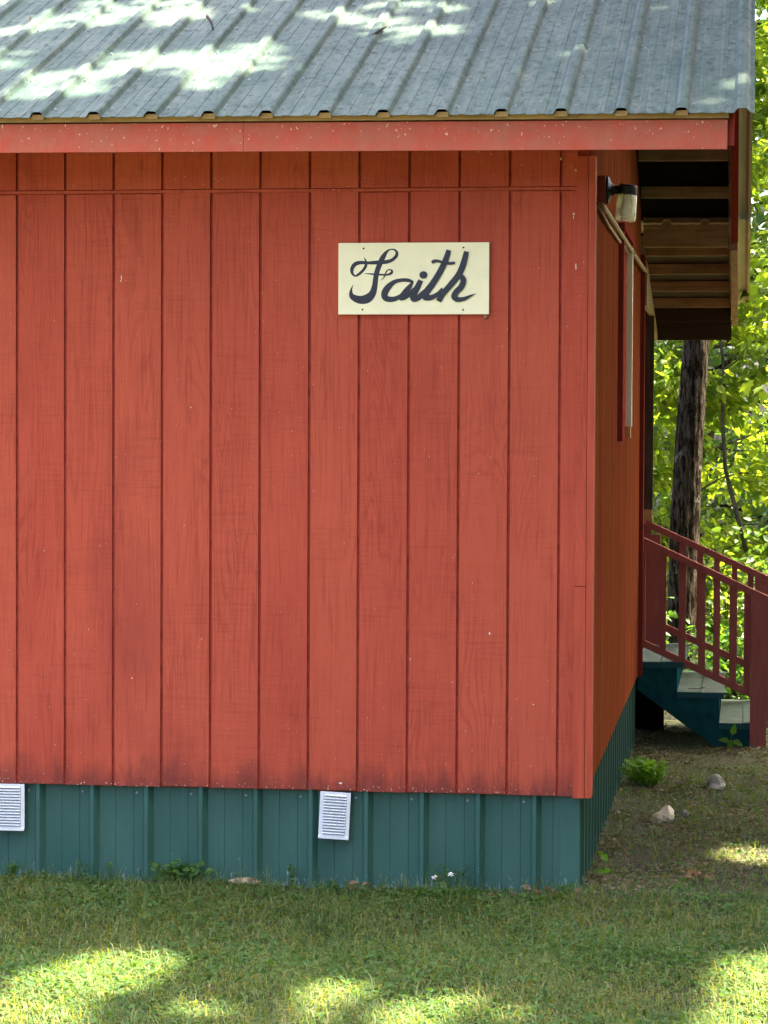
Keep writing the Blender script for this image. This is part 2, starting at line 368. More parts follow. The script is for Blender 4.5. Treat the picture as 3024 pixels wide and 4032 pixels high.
def m_ground():
    t = NT('soil_and_turf')
    a = t.noise((1.1, 1.1, 1.1), 1.0, 5, 0.6); b = t.noise((18, 18, 18), 1.0, 6, 0.7)
    c = t.mix(t.ramp(b, [(0.35, 0.0), (0.7, 1.0)]), (0.036, 0.031, 0.022), (0.078, 0.065, 0.046))
    c = t.mix(t.ramp(t.noise((2.6, 2.6, 2.6), 1.0, 5, 0.65), [(0.42, 0.0), (0.6, 0.85)]), c, (0.055, 0.075, 0.032))
    # beyond the modelled turf the ground is plain grass colour
    d = t.new('ShaderNodeVectorMath', operation='LENGTH'); t.l.new(t.pos(), d.inputs[0])
    far = t.ramp(t.math('DIVIDE', d.outputs['Value'], 40.0), [(0.08, 0.0), (0.16, 0.9)])
    c = t.mix(far, c, (0.085, 0.088, 0.042))
    return t.fin(c, 0.95, b, 0.8, 0.02, 0.1)
MAT['ground'] = m_ground()

# ------------------------------------------------------------------ ground
GZ = -0.41
def gheight(x, y):
    x = np.asarray(x, float); y = np.asarray(y, float)
    h = 0.010 * np.sin(2.1 * x + 0.6 * y) + 0.008 * np.sin(3.7 * y - 1.3 * x + 1.0) + 0.006 * np.sin(7.1 * x + 5.3 * y)
    near = np.exp(-((y + 0.02) / 0.10) ** 2) * (x < 0.0)                # little lip of soil along the skirt
    slope = -0.012 * np.clip(y - 3.0, 0, 60) - 0.05 * np.clip(y - 9.0, 0, 60)
    return GZ + h + 0.012 * near + slope
def make_ground():
    xs = np.concatenate([np.linspace(-90, -7, 20), np.linspace(-6.5, 6.5, 261), np.linspace(7, 90, 20)])
    ys = np.concatenate([np.linspace(-90, -6, 20), np.linspace(-5.5, 9, 291), np.linspace(9.5, 110, 30)])
    X, Y = np.meshgrid(xs, ys); Z = gheight(X, Y)
    V = np.stack([X, Y, Z], -1).reshape(-1, 3); nx, ny = len(xs), len(ys)
    i = (np.arange(ny - 1)[:, None] * nx + np.arange(nx - 1)[None]).ravel()
    F = np.stack([i, i + 1, i + 1 + nx, i + nx], -1)
    tag(link('ground', np_mesh('ground', V, F, MAT['ground'], True)), kind='structure')
make_ground()

# ------------------------------------------------------------------ cabin
XL = -5.6                      # left end of the cabin
DEP = 5.38                     # depth of the cabin
SX = -0.026                    # plane of the side siding
cabin = thing('cabin', 'red board sided cabin with green metal roof and green metal skirt', 'cabin')
PITCH_R = 0.375
EZ = 2.672; EY = -0.46         # eave edge of the front metal
def roof_z(y):                 # under face of the metal on both main slopes
    yr = 2.69
    zr = EZ + PITCH_R * (yr - EY)
    return EZ + PITCH_R * (y - EY) if y <= yr else zr - PITCH_R * (y - yr)
ZJ = 2.4423
# front wall
wall = MB().box(XL, -0.03, 0.0095, 0.05, -0.004, 2.80).ob('wall', MAT['wall_back'], cabin)
bw = 0.2032 - 0.0115
GX0 = -0.1383
def board(w, h, parent, name, mat, t=0.009, tilt=0.0):
    b = 0.0012
    v = [(-w / 2, 0, 0), (w / 2, 0, 0), (w / 2, t, 0), (-w / 2, t, 0), (-w / 2, 0, h), (w / 2, 0, h), (w / 2, t, h), (-w / 2, t, h)]
    return MB().hexa(v).mesh(name, mat)
me_low = board(bw, ZJ - 0.016, None, 'siding_board', MAT['siding'])
me_up = board(bw, 0.34, None, 'siding_board', MAT['siding'])
for k in range(27):
    x = GX0 - 0.00575 - bw / 2 - k * 0.2032 + 0.0
    if x - bw / 2 < XL: break
    o = link('siding_board', me_low, wall, (x, random.uniform(-0.0006, 0.0006), random.uniform(-0.004, 0.002)))
    o = link('siding_board', me_up, wall, (x, random.uniform(-0.0006, 0.0006) - 0.002, ZJ))
lw = 0.062
link('siding_board', board(lw, ZJ - 0.016, None, 'siding_board', MAT['siding']), wall, (GX0 + 0.00525 + lw / 2, 0.0004, -0.004))
link('siding_board', board(lw, 0.34, None, 'siding_board', MAT['siding']), wall, (GX0 + 0.00525 + lw / 2, -0.0015, ZJ))
zf = MB(); zf.box(XL, -0.0745, -0.0035, 0.0062, ZJ - 0.0155, ZJ - 0.0035); zf.ob('flashing', MAT['siding'], wall)
# corner boards: a narrow front board in two lengths, and the thick edge of the side board
cb = MB().box(-0.0735, -0.0285, -0.020, 0.006, 0.845, 2.56); cb.ob('corner_board', MAT['siding'], cabin)
cb = MB().box(-0.0735, -0.0285, -0.0205, 0.006, -0.008, 0.8425); cb.ob('corner_board', MAT['trim'], cabin)
cb = MB().box(-0.0265, 0.0, -0.021, 0.085, -0.006, 2.56); cb.ob('corner_board', MAT['trim'], cabin)

# bare flecks where the paint has been knocked off, and two daubs of mud
def fleck(x, z, w, h, seed, mat='fleck', y=-0.0012):
    rr = random.Random(seed); n = 9
    p = [(x + w * .5 * rr.uniform(.55, 1) * math.cos(6.283 * i / n), z + h * .5 * rr.uniform(.55, 1) * math.sin(6.283 * i / n)) for i in range(n)]
    MB().prism(p, 1, y, y + 0.0011).ob('paint_fleck', MAT[mat], wall)
MAT['fleck'] = m_paint('bare_primer', (0.66, 0.58, 0.50), 0.15, 0.8)
for i, (x, z, w, h) in enumerate([(-0.087, 2.332, 0.011, 0.010), (-0.088, 2.318, 0.005, 0.018), (-0.077, 2.123, 0.007, 0.030), (-1.935, 2.085, 0.005, 0.028), (-1.938, 2.070, 0.007, 0.008), (-2.259, 0.961, 0.004, 0.006), (-1.644, 1.554, 0.004, 0.008), (-0.415, 0.648, 0.010, 0.014), (-1.888, 0.442, 0.006, 0.009), (-0.236, 0.364, 0.008, 0.007), (-1.02, 0.028, 0.020, 0.010)]):
    fleck(x, z, w, h, i)
for i, (x, z) in enumerate([(-0.139, 2.551), (-0.080, 2.505)]): fleck(x, z, 0.011, 0.014, 50 + i, 'mud_pale', -0.004)
# side wall
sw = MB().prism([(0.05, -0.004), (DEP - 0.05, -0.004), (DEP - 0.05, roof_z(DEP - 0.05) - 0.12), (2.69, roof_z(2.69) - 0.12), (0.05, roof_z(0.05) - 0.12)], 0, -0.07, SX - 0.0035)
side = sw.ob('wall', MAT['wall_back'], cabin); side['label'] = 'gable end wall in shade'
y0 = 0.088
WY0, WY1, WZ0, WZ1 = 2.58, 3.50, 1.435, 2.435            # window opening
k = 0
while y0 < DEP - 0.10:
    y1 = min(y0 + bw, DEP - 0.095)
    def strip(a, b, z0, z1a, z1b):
        MB().prism([(a, z0), (b, z0), (b, z1b), (a, z1a)], 0, SX - 0.003, SX + 0.0004 * ((k * 7) % 3)).ob('siding_board', MAT['siding_shaded'], side)
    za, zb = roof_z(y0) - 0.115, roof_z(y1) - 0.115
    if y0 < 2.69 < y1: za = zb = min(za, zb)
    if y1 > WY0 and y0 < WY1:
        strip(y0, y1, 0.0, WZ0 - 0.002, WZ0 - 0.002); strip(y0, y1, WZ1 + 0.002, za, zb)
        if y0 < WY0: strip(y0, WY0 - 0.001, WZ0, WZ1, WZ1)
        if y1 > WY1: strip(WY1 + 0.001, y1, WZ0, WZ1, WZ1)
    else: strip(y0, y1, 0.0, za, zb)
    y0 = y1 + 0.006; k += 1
MB().box(-0.028, 0.0, DEP - 0.09, DEP + 0.005, -0.006, 2.52).ob('corner_board', MAT['trim_dark'], cabin)
# rear, left and floor close the cabin
MB().box(XL, -0.075, DEP - 0.045, DEP, -0.004, 2.70).ob('wall', MAT['wall_back'], cabin)
MB().prism([(0.052, -0.004), (DEP - 0.05, -0.004), (DEP - 0.05, 2.6), (2.69, 3.72), (0.052, 2.6)], 0, XL + 0.004, XL + 0.05).ob('wall', MAT['siding_shaded'], cabin)
MB().box(XL + 0.06, -0.075, 0.06, DEP - 0.06, -0.02, 0.0).ob('floor', MAT['shade_black'], cabin)

# window
win = MB(); 
win.box(-0.12, SX - 0.047, WY1 - 0.03, WY1, WZ0, WZ1); win.box(-0.12, SX + 0.004, WY0, WY0 + 0.03, WZ0, WZ1)
win.box(-0.12, SX + 0.004, WY0 + 0.031, WY1 - 0.031, WZ1 - 0.03, WZ1)
w_o = win.ob('window', MAT['window'], cabin)
MB().box(-0.026, 0.0, WY0 - 0.088, WY0 - 0.001, WZ0 - 0.02, WZ1 + 0.02).ob('window_trim', MAT['trim_dark'], w_o)
MB().box(-0.024, 0.006, WY0 - 0.13, WY1 + 0.13, WZ1 + 0.022, WZ1 + 0.055).ob('window_trim', MAT['trim_dark'], w_o)
MB().box(SX - 0.046, 0.003, WY1 - 0.034, WY1 + 0.03, WZ0 + 0.056, WZ1).ob('casing', MAT['window'], w_o)
MB().box(-0.12, -0.002, WY1 - 0.06, WY1 + 0.03, WZ0 - 0.004, WZ0 + 0.052).ob('sill', MAT['sill'], w_o)
def sash(x0, x1, z0, z1):
    m = MB(); a, b = WY0 + 0.031, WY1 - 0.036
    m.box(x0, x1, a, a + 0.045, z0, z1); m.box(x0, x1, b - 0.045, b, z0, z1)
    m.box(x0, x1, a + 0.045, b - 0.045, z0, z0 + 0.045); m.box(x0, x1, a + 0.045, b - 0.045, z1 - 0.04, z1)
    s = m.ob('sash', MAT['window'], w_o)
    g = MB().box((x0 + x1) / 2 - 0.002, (x0 + x1) / 2 + 0.002, a + 0.04, b - 0.04, z0 + 0.04, z1 - 0.035).ob('pane', MAT['glass'], w_o)
zm = WZ0 + 0.50
sash(-0.070, -0.038, zm - 0.02, WZ1 - 0.031); sash(-0.106, -0.074, WZ0 + 0.053, zm + 0.02)

# ---- roof, slightly out of level as in the photograph
RT = link('roof', None, cabin); RT.rotation_euler = (0, 0.0046, 0); RT.location = (-0.0123, 0, 0.0012)
RX = [0.577 - 0.2286 * i for i in range(27)]
def slope_pts(yA, yB, zfun, nrm):      # helper for sheets that run along a slope from yA to yB
    return (yA, zfun(yA)), (yB, zfun(yB))
def profile_sheet(prof, yA, zA, yB, zB, th, mi_top=0, mi_bot=1):
    """closed sheet: prof = [(x, h)], h up from the plane; swept from (yA,zA) to (yB,zB)"""
    d = Vector((0, yB - yA, zB - zA)).normalized(); n = Vector((0, -d.z, d.y))
    if n.z < 0: n = -n
    def P(x, h, y, z): return (x, y + n.y * h, z + n.z * h)
    k = len(prof); m = MB()
    vs = [P(x, h + th, yA, zA) for x, h in prof] + [P(x, h + th, yB, zB) for x, h in prof] + [P(x, h, yA, zA) for x, h in prof] + [P(x, h, yB, zB) for x, h in prof]
    m.mi = mi_top
    top = [(i, i + 1, k + i + 1, k + i) for i in range(k - 1)]
    edge = [(2 * k + i, 2 * k + i + 1, i + 1, i) for i in range(k - 1)] + [(k + i, k + i + 1, 3 * k + i + 1, 3 * k + i) for i in range(k - 1)] + [(0, k, 3 * k, 2 * k), (k - 1, 3 * k - 1, 4 * k - 1, 2 * k - 1)]
    o = len(m.v); m.v += vs
    for f in top + edge: m.f.append(f); m.m.append(mi_top)
    for f in [(2 * k + i, 3 * k + i, 3 * k + i + 1, 2 * k + i + 1) for i in range(k - 1)]: m.f.append(f); m.m.append(mi_bot)
    return m
hb = 0.1143 - 0.031
minor = [(-hb, 0), (-0.052, 0), (-0.046, 0.0022), (-0.0255, 0.0022), (-0.024, 0), (0.024, 0), (0.030, 0.0022), (0.0505, 0.0022), (0.052, 0), (hb, 0)]
ribp = [(-0.0325, 0.0008), (-0.0305, 0.0008), (-0.019, 0.019), (-0.011, 0.0225), (0.011, 0.0225), (0.019, 0.019), (0.0285, 0.0008), (0.0325, 0.0008)]
ribe = [(-0.0325, 0.0008), (-0.0305, 0.0008), (-0.018, 0.0165), (-0.010, 0.019), (0.010, 0.019), (0.018, 0.0165), (0.0305, 0.0008), (0.047, 0.0)]
RIDGE = 2.69; FEAVE = 5.66
def slope(parent, yA, zA, yB, zB, back, xs, name='roof_panel'):
    pm = profile_sheet(minor, yA, zA, yB, zB, 0.0012).mesh(name, [MAT['roof'], back])
    rm = profile_sheet(ribp, yA, zA, yB, zB, 0.0012).mesh('rib', [MAT['roof'], back], False)
    re_ = profile_sheet(ribe, yA, zA, yB, zB, 0.0012).mesh('rib', [MAT['roof'], back], False)
    for i, x in enumerate(xs):
        link('rib', re_ if i == 0 else rm, parent, (x, 0, 0))
        o = link(name, pm, parent, (x - 0.1143, 0, 0))
slope(RT, EY, roof_z(EY), RIDGE, roof_z(RIDGE), MAT['roof_back'], RX)
slope(RT, RIDGE, roof_z(RIDGE), FEAVE, roof_z(FEAVE), MAT['roof_back'], RX)
# ridge cap
rc = MB(); zr = roof_z(RIDGE)
rc.prism([(RIDGE - 0.15, zr - 0.15 * PITCH_R + 0.022), (RIDGE, zr + 0.024), (RIDGE + 0.15, zr - 0.15 * PITCH_R + 0.022), (RIDGE + 0.15, zr - 0.15 * PITCH_R + 0.024), (RIDGE, zr + 0.027), (RIDGE - 0.15, zr - 0.15 * PITCH_R + 0.024)], 0, XL - 0.1, 0.62)
rc.ob('ridge_cap', MAT['roof'], RT)
# screws on the front slope
sc = MB(); d = Vector((0, 1, PITCH_R)).normalized(); nn = Vector((0, -d.z, d.y))
for x in RX[:15]:
    for j in range(7):
        y = -0.345 + 0.465 * j
        for dx in (0.048,) if x < 0.5 else ():
            c = Vector((x + dx + random.uniform(-.004, .004), y, roof_z(y))) + nn * 0.0012
            sc.lathe([(0.0075, 0), (0.0075, 0.002), (0.0045, 0.0022), (0.0045, 0.007), (0.002, 0.0075)], c, 7, nn)
for j in range(7):
    y = -0.345 + 0.465 * j; c = Vector((0.520, y, roof_z(y))) + nn * 0.0012
    sc.lathe([(0.0075, 0), (0.0075, 0.002), (0.0045, 0.0022), (0.0045, 0.007), (0.002, 0.0075)], c, 7, nn)
tag(sc.ob('roof_screws', MAT['screw'], RT), kind='stuff')
# near-black sheets painted as the shade below the metal, and purlins
def under(parent, yA, yB, zf, drop, th, x0, x1, name, mat):
    m = MB().prism([(yA, zf(yA) - drop), (yB, zf(yB) - drop), (yB, zf(yB) - drop - th), (yA, zf(yA) - drop - th)], 0, x0, x1)
    return m.ob(name, mat, parent)
under(RT, -0.395, RIDGE - 0.003, roof_z, 0.006, 0.010, XL, 0.488, 'shade_sheet', MAT['shade_black'])
under(RT, RIDGE + 0.003, 5.60, roof_z, 0.006, 0.010, XL, 0.488, 'shade_sheet', MAT['shade_black'])
for y in (0.10, 0.56, 1.02, 1.48, 1.94, 2.40, 2.92, 3.36, 3.80, 4.24, 4.70, 5.16, 5.56):
    zb = roof_z(y)
    MB().prism([(y - 0.019, zb - 0.018), (y + 0.019, zb - 0.018), (y + 0.019, zb - 0.084), (y - 0.019, zb - 0.084)], 0, SX + 0.003, 0.492).ob('purlin', MAT['purlin'], RT)
MB().box(SX + 0.003, 0.490, 5.585, 5.625, 2.585, 2.70).ob('purlin', MAT['purlin'], RT)
# eave: fascia, closure board
MB().box(XL - 0.1, -1.35, -0.420, -0.400, 2.541, 2.652).ob('fascia', MAT['fascia'], RT)
MB().box(-1.3485, 0.5225, -0.420, -0.400, 2.541, 2.652).ob('fascia', MAT['fascia'], RT)
MB().box(XL - 0.1, 0.527, -0.428, -0.395, 2.658, 2.679).ob('eave_board', MAT['wood_eave'], RT)
MB().box(XL, -0.03, -0.395, 0.0, 2.615, 2.622).ob('soffit', MAT['purlin'], RT)
cl_ = MB().box(-0.024, 0.024, -0.447, -0.436, EZ - 0.006, EZ + 0.0140).mesh('closure', MAT['wood_eave'])
for x in RX[1:]: link('closure', cl_, RT, (x, 0, 0))
# rake boards
def rake(yA, yB, zf, drop, dep, x0, x1, mat, name='rake_board', par=None):
    return MB().prism([(yA, zf(yA) - drop), (yB, zf(yB) - drop), (yB, zf(yB) - drop - dep), (yA, zf(yA) - drop - dep)], 0, x0, x1).ob(name, mat, par or RT)
rake(-0.397, RIDGE - 0.001, roof_z, 0.004, 0.135, 0.5055, 0.5485, MAT['trim_dark'])
rake(RIDGE + 0.001, 5.62, roof_z, 0.004, 0.135, 0.5055, 0.5485, MAT['trim_dark'])

# ---- porch at the back under a lower roof
PY0, PY1 = 5.50, 7.60
def porch_z(y): return 2.705 - 0.19 * (y - 5.60)
porch = link('porch', None, cabin)
slope(porch, PY0, porch_z(PY0), PY1, porch_z(PY1), MAT['porch_back'], RX[:13])
yb = 5.72
while yb < 7.46:
    under(porch, yb, yb + 0.138, porch_z, 0.004, 0.016, -2.2, 0.49, 'roof_board', MAT['porch_board']); yb += 0.142
for y in (5.95, 6.40, 6.85, 7.30):
    zb = porch_z(y) - 0.021
    MB().box(SX + 0.003, 0.493, y - 0.019, y + 0.019, zb - 0.064, zb).ob('purlin', MAT['purlin'], porch)
MB().box(-2.2, 0.5035, 7.452, 7.49, 2.085, 2.215).ob('beam', MAT['porch_board'], porch)
MB().box(-2.2, 0.5, 7.40, 7.445, 2.205, 2.338).ob('beam', MAT['porch_board'], porch)
rake(5.63, 7.60, porch_z, 0.004, 0.13, 0.504, 0.545, MAT['peeling'], par=porch)
# gable infill board beside the post and the post itself
MB().prism([(5.39, 2.49), (5.39, 2.222), (6.86, 2.222), (7.44, 2.08), (7.44, 2.13)], 0, -0.024, 0.008).ob('infill_board', MAT['infill'], porch)
MB().box(-2.2, -0.03, 6.75, 6.84, 2.23, 2.32).ob('beam', MAT['post'], porch)
MB().box(-0.085, 0.006, 6.76, 6.85, 0.955, 2.2195).ob('post', MAT['post'], porch)
MB().box(-0.082, 0.003, 6.765, 6.845, 0.86, 0.953).ob('post_block', MAT['sill'], porch)
MB().box(-0.082, -0.002, 6.765, 6.845, 0.053, 0.858).ob('post_base', MAT['maroon'], porch)
fx = -0.13
while fx > -2.2:
    MB().box(fx - 0.135, fx, DEP + 0.01, 6.90, 0.015, 0.052).ob('floor_board', MAT['tread'], porch); fx -= 0.14
MB().box(-2.2, -0.10, 6.86, 6.90, -0.16, 0.012).ob('joist', MAT['stair_blue'], porch)
MB().box(-0.12, 0.095, 6.50, 6.60, -0.60, 0.03).ob('pier_or_shade_box', MAT['shade_black'], porch)  # near-black box added to darken the space under the steps
for x in (-0.16, -1.6):
    MB().box(x - 0.09, x, 6.70, 6.79, -0.60, 0.012).ob('pier_or_shade_box', MAT['post'], porch)

# ---- metal skirt
skirt = link('skirt', None, cabin)
SKZ0, SKZ1 = -0.47, 0.03
def skirt_sheet(prof, axis, base, sgn, name, mat=MAT['skirt']):
    """vertical sheet with profile [(u,h)], h outward"""
    m = MB(); k = len(prof); vs = []
    for z in (SKZ0, SKZ1):
        for th in (0.0012, 0):
            for u, h in prof:
                vs.append((u, base + sgn * (h + th), z) if axis == 0 else (base + sgn * (h + th), u, z))
    fs = []
    for i in range(k - 1):
        fs.append((i, i + 1, 2 * k + i + 1, 2 * k + i)); fs.append((k + i, 3 * k + i, 3 * k + i + 1, k + i + 1)); fs.append((2 * k + i, 2 * k + i + 1, 3 * k + i + 1, 3 * k + i))
    fs += [(0, 2 * k, 3 * k, k), (k - 1, 2 * k - 1, 4 * k - 1, 3 * k - 1)]
    return m.add(vs, fs).mesh(name, mat)
sk_pan = skirt_sheet(minor, 0, 0.036, -1, 'skirt_panel'); ribs_ = [(-0.0325, 0.0008), (-0.024, 0.0008), (-0.013, 0.026), (0.002, 0.027), (0.0215, 0.0008), (0.0325, 0.0008)]
sk_rib = skirt_sheet(ribs_, 0, 0.036, -1, 'rib')
for i in range(24):
    x = -0.2246 - 0.2286 * i
    link('rib', sk_rib, skirt, (x, 0, 0)); link('skirt_panel', sk_pan, skirt, (x - 0.1143, 0, 0))
ss = MB()
for i in range(12):
    for dz in (-0.035,):
        ss.lathe([(0.0055, 0), (0.0055, 0.0015), (0.0035, 0.0018), (0.0035, 0.005), (0.001, 0.0054)], (-0.2246 - 0.2286 * i - 0.05, 0.0345, dz), 7, Vector((0, -1, 0)))
tag(ss.ob('skirt_screws', MAT['screw'], skirt), kind='stuff')
lastp = [(-0.1936, 0), (-0.165, 0), (-0.162, 0.0022), (-0.158, 0.0022), (-0.155, 0), (-0.10, 0)]
link('skirt_panel', skirt_sheet(lastp, 0, 0.036, -1, 'skirt_panel'), skirt)
MB().prism([(-0.128, 0.030), (-0.060, 0.026), (-0.050, 0.020), (-0.046, 0.030), (-0.050, 0.10), (-0.056, 0.10), (-0.054, 0.036), (-0.128, 0.0335)], 2, SKZ0, SKZ1 - 0.004).ob('corner_trim', MAT['skirt'], skirt)
sp_pan = skirt_sheet(minor, 1, -0.066, 1, 'skirt_panel'); sp_rib = skirt_sheet(ribs_, 1, -0.066, 1, 'rib')
for i in range(23):
    y = 0.21 + 0.2286 * i
    if y > DEP: break
    link('rib', sp_rib, skirt, (0, y, 0)); link('skirt_panel', sp_pan, skirt, (0, y + 0.1143, 0))
sp0 = [(0.09, 0), (0.1795, 0)]
link('skirt_panel', skirt_sheet(sp0, 1, -0.066, 1, 'skirt_panel'), skirt)
MB().box(XL, -0.10, 0.06, 0.10, -0.46, 0.0).ob('foundation', MAT['shade_black'], skirt)
MB().box(-0.13, -0.09, 0.11, DEP, -0.46, 0.0).ob('foundation', MAT['shade_black'], skirt)

# conduit along the gable wall
cd = MB().tube([(0.0, 0.30, 2.405), (-0.004, 0.75, 2.414), (-0.004, 1.6, 2.417), (-0.004, 3.6, 2.420), (-0.003, 5.43, 2.428)], 0.012, 10)
cd.tube([(-0.004, 3.58, 2.42), (-0.004, 3.66, 2.42)], 0.0145, 10); cd.tube([(-0.003, 5.40, 2.428), (-0.003, 5.435, 2.428)], 0.014, 10)
cd.ob('conduit', MAT['conduit'], cabin, True)
MB().tube([(-0.012, 0.33, 2.395), (-0.015, 1.3, 2.385), (-0.016, 2.45, 2.392)], 0.007, 6).ob('cable', MAT['conduit'], cabin, True)

# ------------------------------------------------------------------ foundation vents
def vent(cx, w, h, ztop, tilt, label, n=14):
    t = thing('foundation_vent', label, 'vent', (cx, 0.0, ztop), 'metal vents in the green skirt'); t.rotation_euler = (0, tilt, 0)
    m = MB(); a, b = w / 2, h
    fr = 0.016
    m.box(-a, -a + fr, 0.0, 0.011, -b, 0); m.box(a - fr, a, 0.0, 0.011, -b, 0)
    m.box(-a + fr, a - fr, 0.0, 0.011, -0.008, 0); m.box(-a + fr, a - fr, 0.0, 0.011, -b, -b + 0.014)
    m.box(-a, a, -0.006, -0.0003, -b - 0.003, -b + 0.006)
    m.ob('frame', MAT['vent'], t)
    MB().box(-a + fr, a - fr, 0.0085, 0.0105, -b + 0.014, -0.008).ob('backing', MAT['vent_dark'], t)
    p = (h - 0.022) / n
    lm = MB().prism([(0.008, -p * 0.98), (-0.006, -p * 0.80), (-0.008, -p * 0.55), (0.002, -p * 0.06), (0.008, -p * 0.04)], 0, -a + fr + 0.001, a - fr - 0.001).mesh('louver', MAT['vent'])
    for i in range(n): link('louver', lm, t, (0, 0, -0.008 - p * i))
vent(-1.040, 0.125, 0.188, -0.009, 0.045, 'crooked bare metal louvered vent below the middle of the red wall')
vent(-2.408, 0.130, 0.190, -0.006, 0.0, 'square-set bare metal louvered vent at the left edge of the photo')

# ------------------------------------------------------------------ sign
sign = thing('wall_sign', 'cream painted board sign with dark script lettering reading Faith', 'sign', (-0.729, 0, 2.0755))
SW_, SH_ = 0.611, 0.2875
MB().box(-SW_ / 2, SW_ / 2, -0.0165, -0.0035, -SH_ / 2, SH_ / 2).ob('board', MAT['cream'], sign)
def T(x, y): return ((x - 806) / 1365 * SW_, -(y - 453) / 648 * SH_)
_lay = [0]
def stroke(mb, pts, closed=False, sub=7):
    P = [np.array(p, float) for p in pts]; out = []
    for i in range(len(P) - 1):
        p0 = P[max(i - 1, 0)]; p1 = P[i]; p2 = P[i + 1]; p3 = P[min(i + 2, len(P) - 1)]
        for j in range(sub):
            t = j / sub
            out.append(0.5 * ((2 * p1) + (-p0 + p2) * t + (2 * p0 - 5 * p1 + 4 * p2 - p3) * t * t + (-p0 + 3 * p1 - 3 * p2 + p3) * t ** 3))
    out.append(P[-1]); out = np.array(out); out[:, 2] = np.maximum(out[:, 2] * 1.16, 2.5)
    d = np.gradient(out[:, :2], axis=0); d /= np.linalg.norm(d, axis=1)[:, None] + 1e-9; nrm = np.stack([-d[:, 1], d[:, 0]], 1)
    A = out[:, :2] + nrm * out[:, 2:3] / 2; B = out[:, :2] - nrm * out[:, 2:3] / 2
    y = -0.0168 - 0.00045 * _lay[0]; _lay[0] += 1
    k = len(out); vs = []
    for Q in (A, B): vs += [(T(*q)[0], y - 0.0003 * i / k, T(*q)[1]) for i, q in enumerate(Q)]
    mb.add(vs, [(i, i + 1, k + i + 1, k + i) for i in range(k - 1)])
def blob(mb, x, y, r, n=20):
    yy = -0.0168 - 0.00045 * _lay[0]; _lay[0] += 1
    mb.add([(T(x + r * math.cos(2 * math.pi * i / n), 0)[0], yy, T(0, y + r * 0.95 * math.sin(2 * math.pi * i / n))[1]) for i in range(n)], [tuple(range(n))])
L = MB()
stroke(L, [(384, 311, 22), (440, 309, 28), (500, 306, 32), (560, 302, 30), (610, 286, 26), (648, 252, 26), (655, 220, 22), (636, 194, 14), (600, 189, 10), (565, 208, 20), (532, 255, 38), (505, 310, 42), (480, 375, 40), (465, 440, 40), (455, 520, 44), (435, 588, 56), (392, 632, 70), (335, 646, 64), (282, 634, 54), (245, 606, 40), (240, 560, 18), (259, 508, 2)])
stroke(L, [(355, 260, 2), (373, 295, 16), (374, 335, 22), (348, 378, 22), (308, 414, 20), (275, 428, 14), (249, 400, 22), (250, 358, 30), (277, 322, 32), (322, 308, 28), (390, 311, 24)])
stroke(L, [(362, 406, 3), (430, 412, 12), (510, 418, 14), (570, 419, 14), (605, 404, 20), (611, 384, 16), (590, 371, 8), (563, 386, 10), (549, 420, 11), (536, 446, 8), (513, 468, 2)])
L.ob('letter', MAT['navy'], sign)
L = MB()
stroke(L, [(806, 486, 16), (760, 470, 28), (695, 468, 28), (630, 486, 34), (572, 538, 50), (544, 595, 52), (562, 634, 46), (625, 640, 40), (690, 612, 32), (745, 555, 34), (800, 488, 18)])
stroke(L, [(803, 482, 8), (770, 530, 36), (725, 585, 44), (688, 632, 28), (720, 632, 30), (770, 598, 34), (815, 550, 34)])
L.ob('letter', MAT['navy'], sign)
L = MB()
stroke(L, [(872, 470, 40), (846, 528, 46), (812, 590, 54), (806, 636, 46), (845, 632, 44), (890, 592, 40), (930, 552, 34)]); blob(L, 897, 422, 36)
L.ob('letter', MAT['navy'], sign)
L = MB()
stroke(L, [(1125, 198, 38), (1096, 290, 46), (1044, 400, 48), (980, 502, 50), (922, 582, 54), (916, 622, 50), (965, 626, 40), (1030, 596, 36), (1075, 550, 34)])
stroke(L, [(974, 314, 22), (990, 300, 28), (1025, 296, 22), (1070, 308, 20), (1120, 318, 22), (1160, 316, 22), (1182, 310, 16)])
L.ob('letter', MAT['navy'], sign)
L = MB()
stroke(L, [(1284, 211, 38), (1258, 320, 48), (1216, 420, 48), (1140, 515, 46), (1072, 595, 44), (1036, 661, 42)])
stroke(L, [(1066, 600, 20), (1130, 520, 36), (1190, 455, 36), (1236, 440, 40), (1258, 472, 44), (1240, 528, 46), (1196, 575, 46), (1176, 618, 46), (1206, 644, 38), (1265, 638, 30), (1325, 611, 16), (1369, 592, 2)])
L.ob('letter', MAT['navy'], sign)
scm = MB().lathe([(0.0038, 0), (0.0034, 0.002), (0.001, 0.0026)], (0, 0, 0), 10, Vector((0, -1, 0))).mesh('screw', MAT['black'])
for px, py in ((352, 180), (1256, 175), (344, 734), (1256, 737)):
    a, b = T(px, py); link('screw', scm, sign, (a, -0.0166, b))
nest = MB(); 
def lump(m, c, r, n=8, k=5, seed=0, sq=(1, 1, 1)):
    rr = random.Random(seed); vs = []; fs = []
    for i in range(k + 1):
        th = math.pi * i / k
        for j in range(n):
            ph = 2 * math.pi * j / n; q = r * rr.uniform(0.8, 1.18)
            vs.append((c[0] + q * sq[0] * math.sin(th) * math.cos(ph), c[1] + q * sq[1] * math.sin(th) * math.sin(ph), c[2] + q * sq[2] * math.cos(th)))
    for i in range(k):
        for j in range(n): fs.append((i * n + j, i * n + (j + 1) % n, (i + 1) * n + (j + 1) % n, (i + 1) * n + j))
    return m.add(vs, fs)
lump(nest, (-0.437, -0.005, 1.921), 0.009, 8, 5, 3); nest.ob('insect_nest', MAT['mud'], None, True)
tag(bpy.data.objects['insect_nest'], 'tiny tan mud nest stuck under the right corner of the sign', 'insect nest')

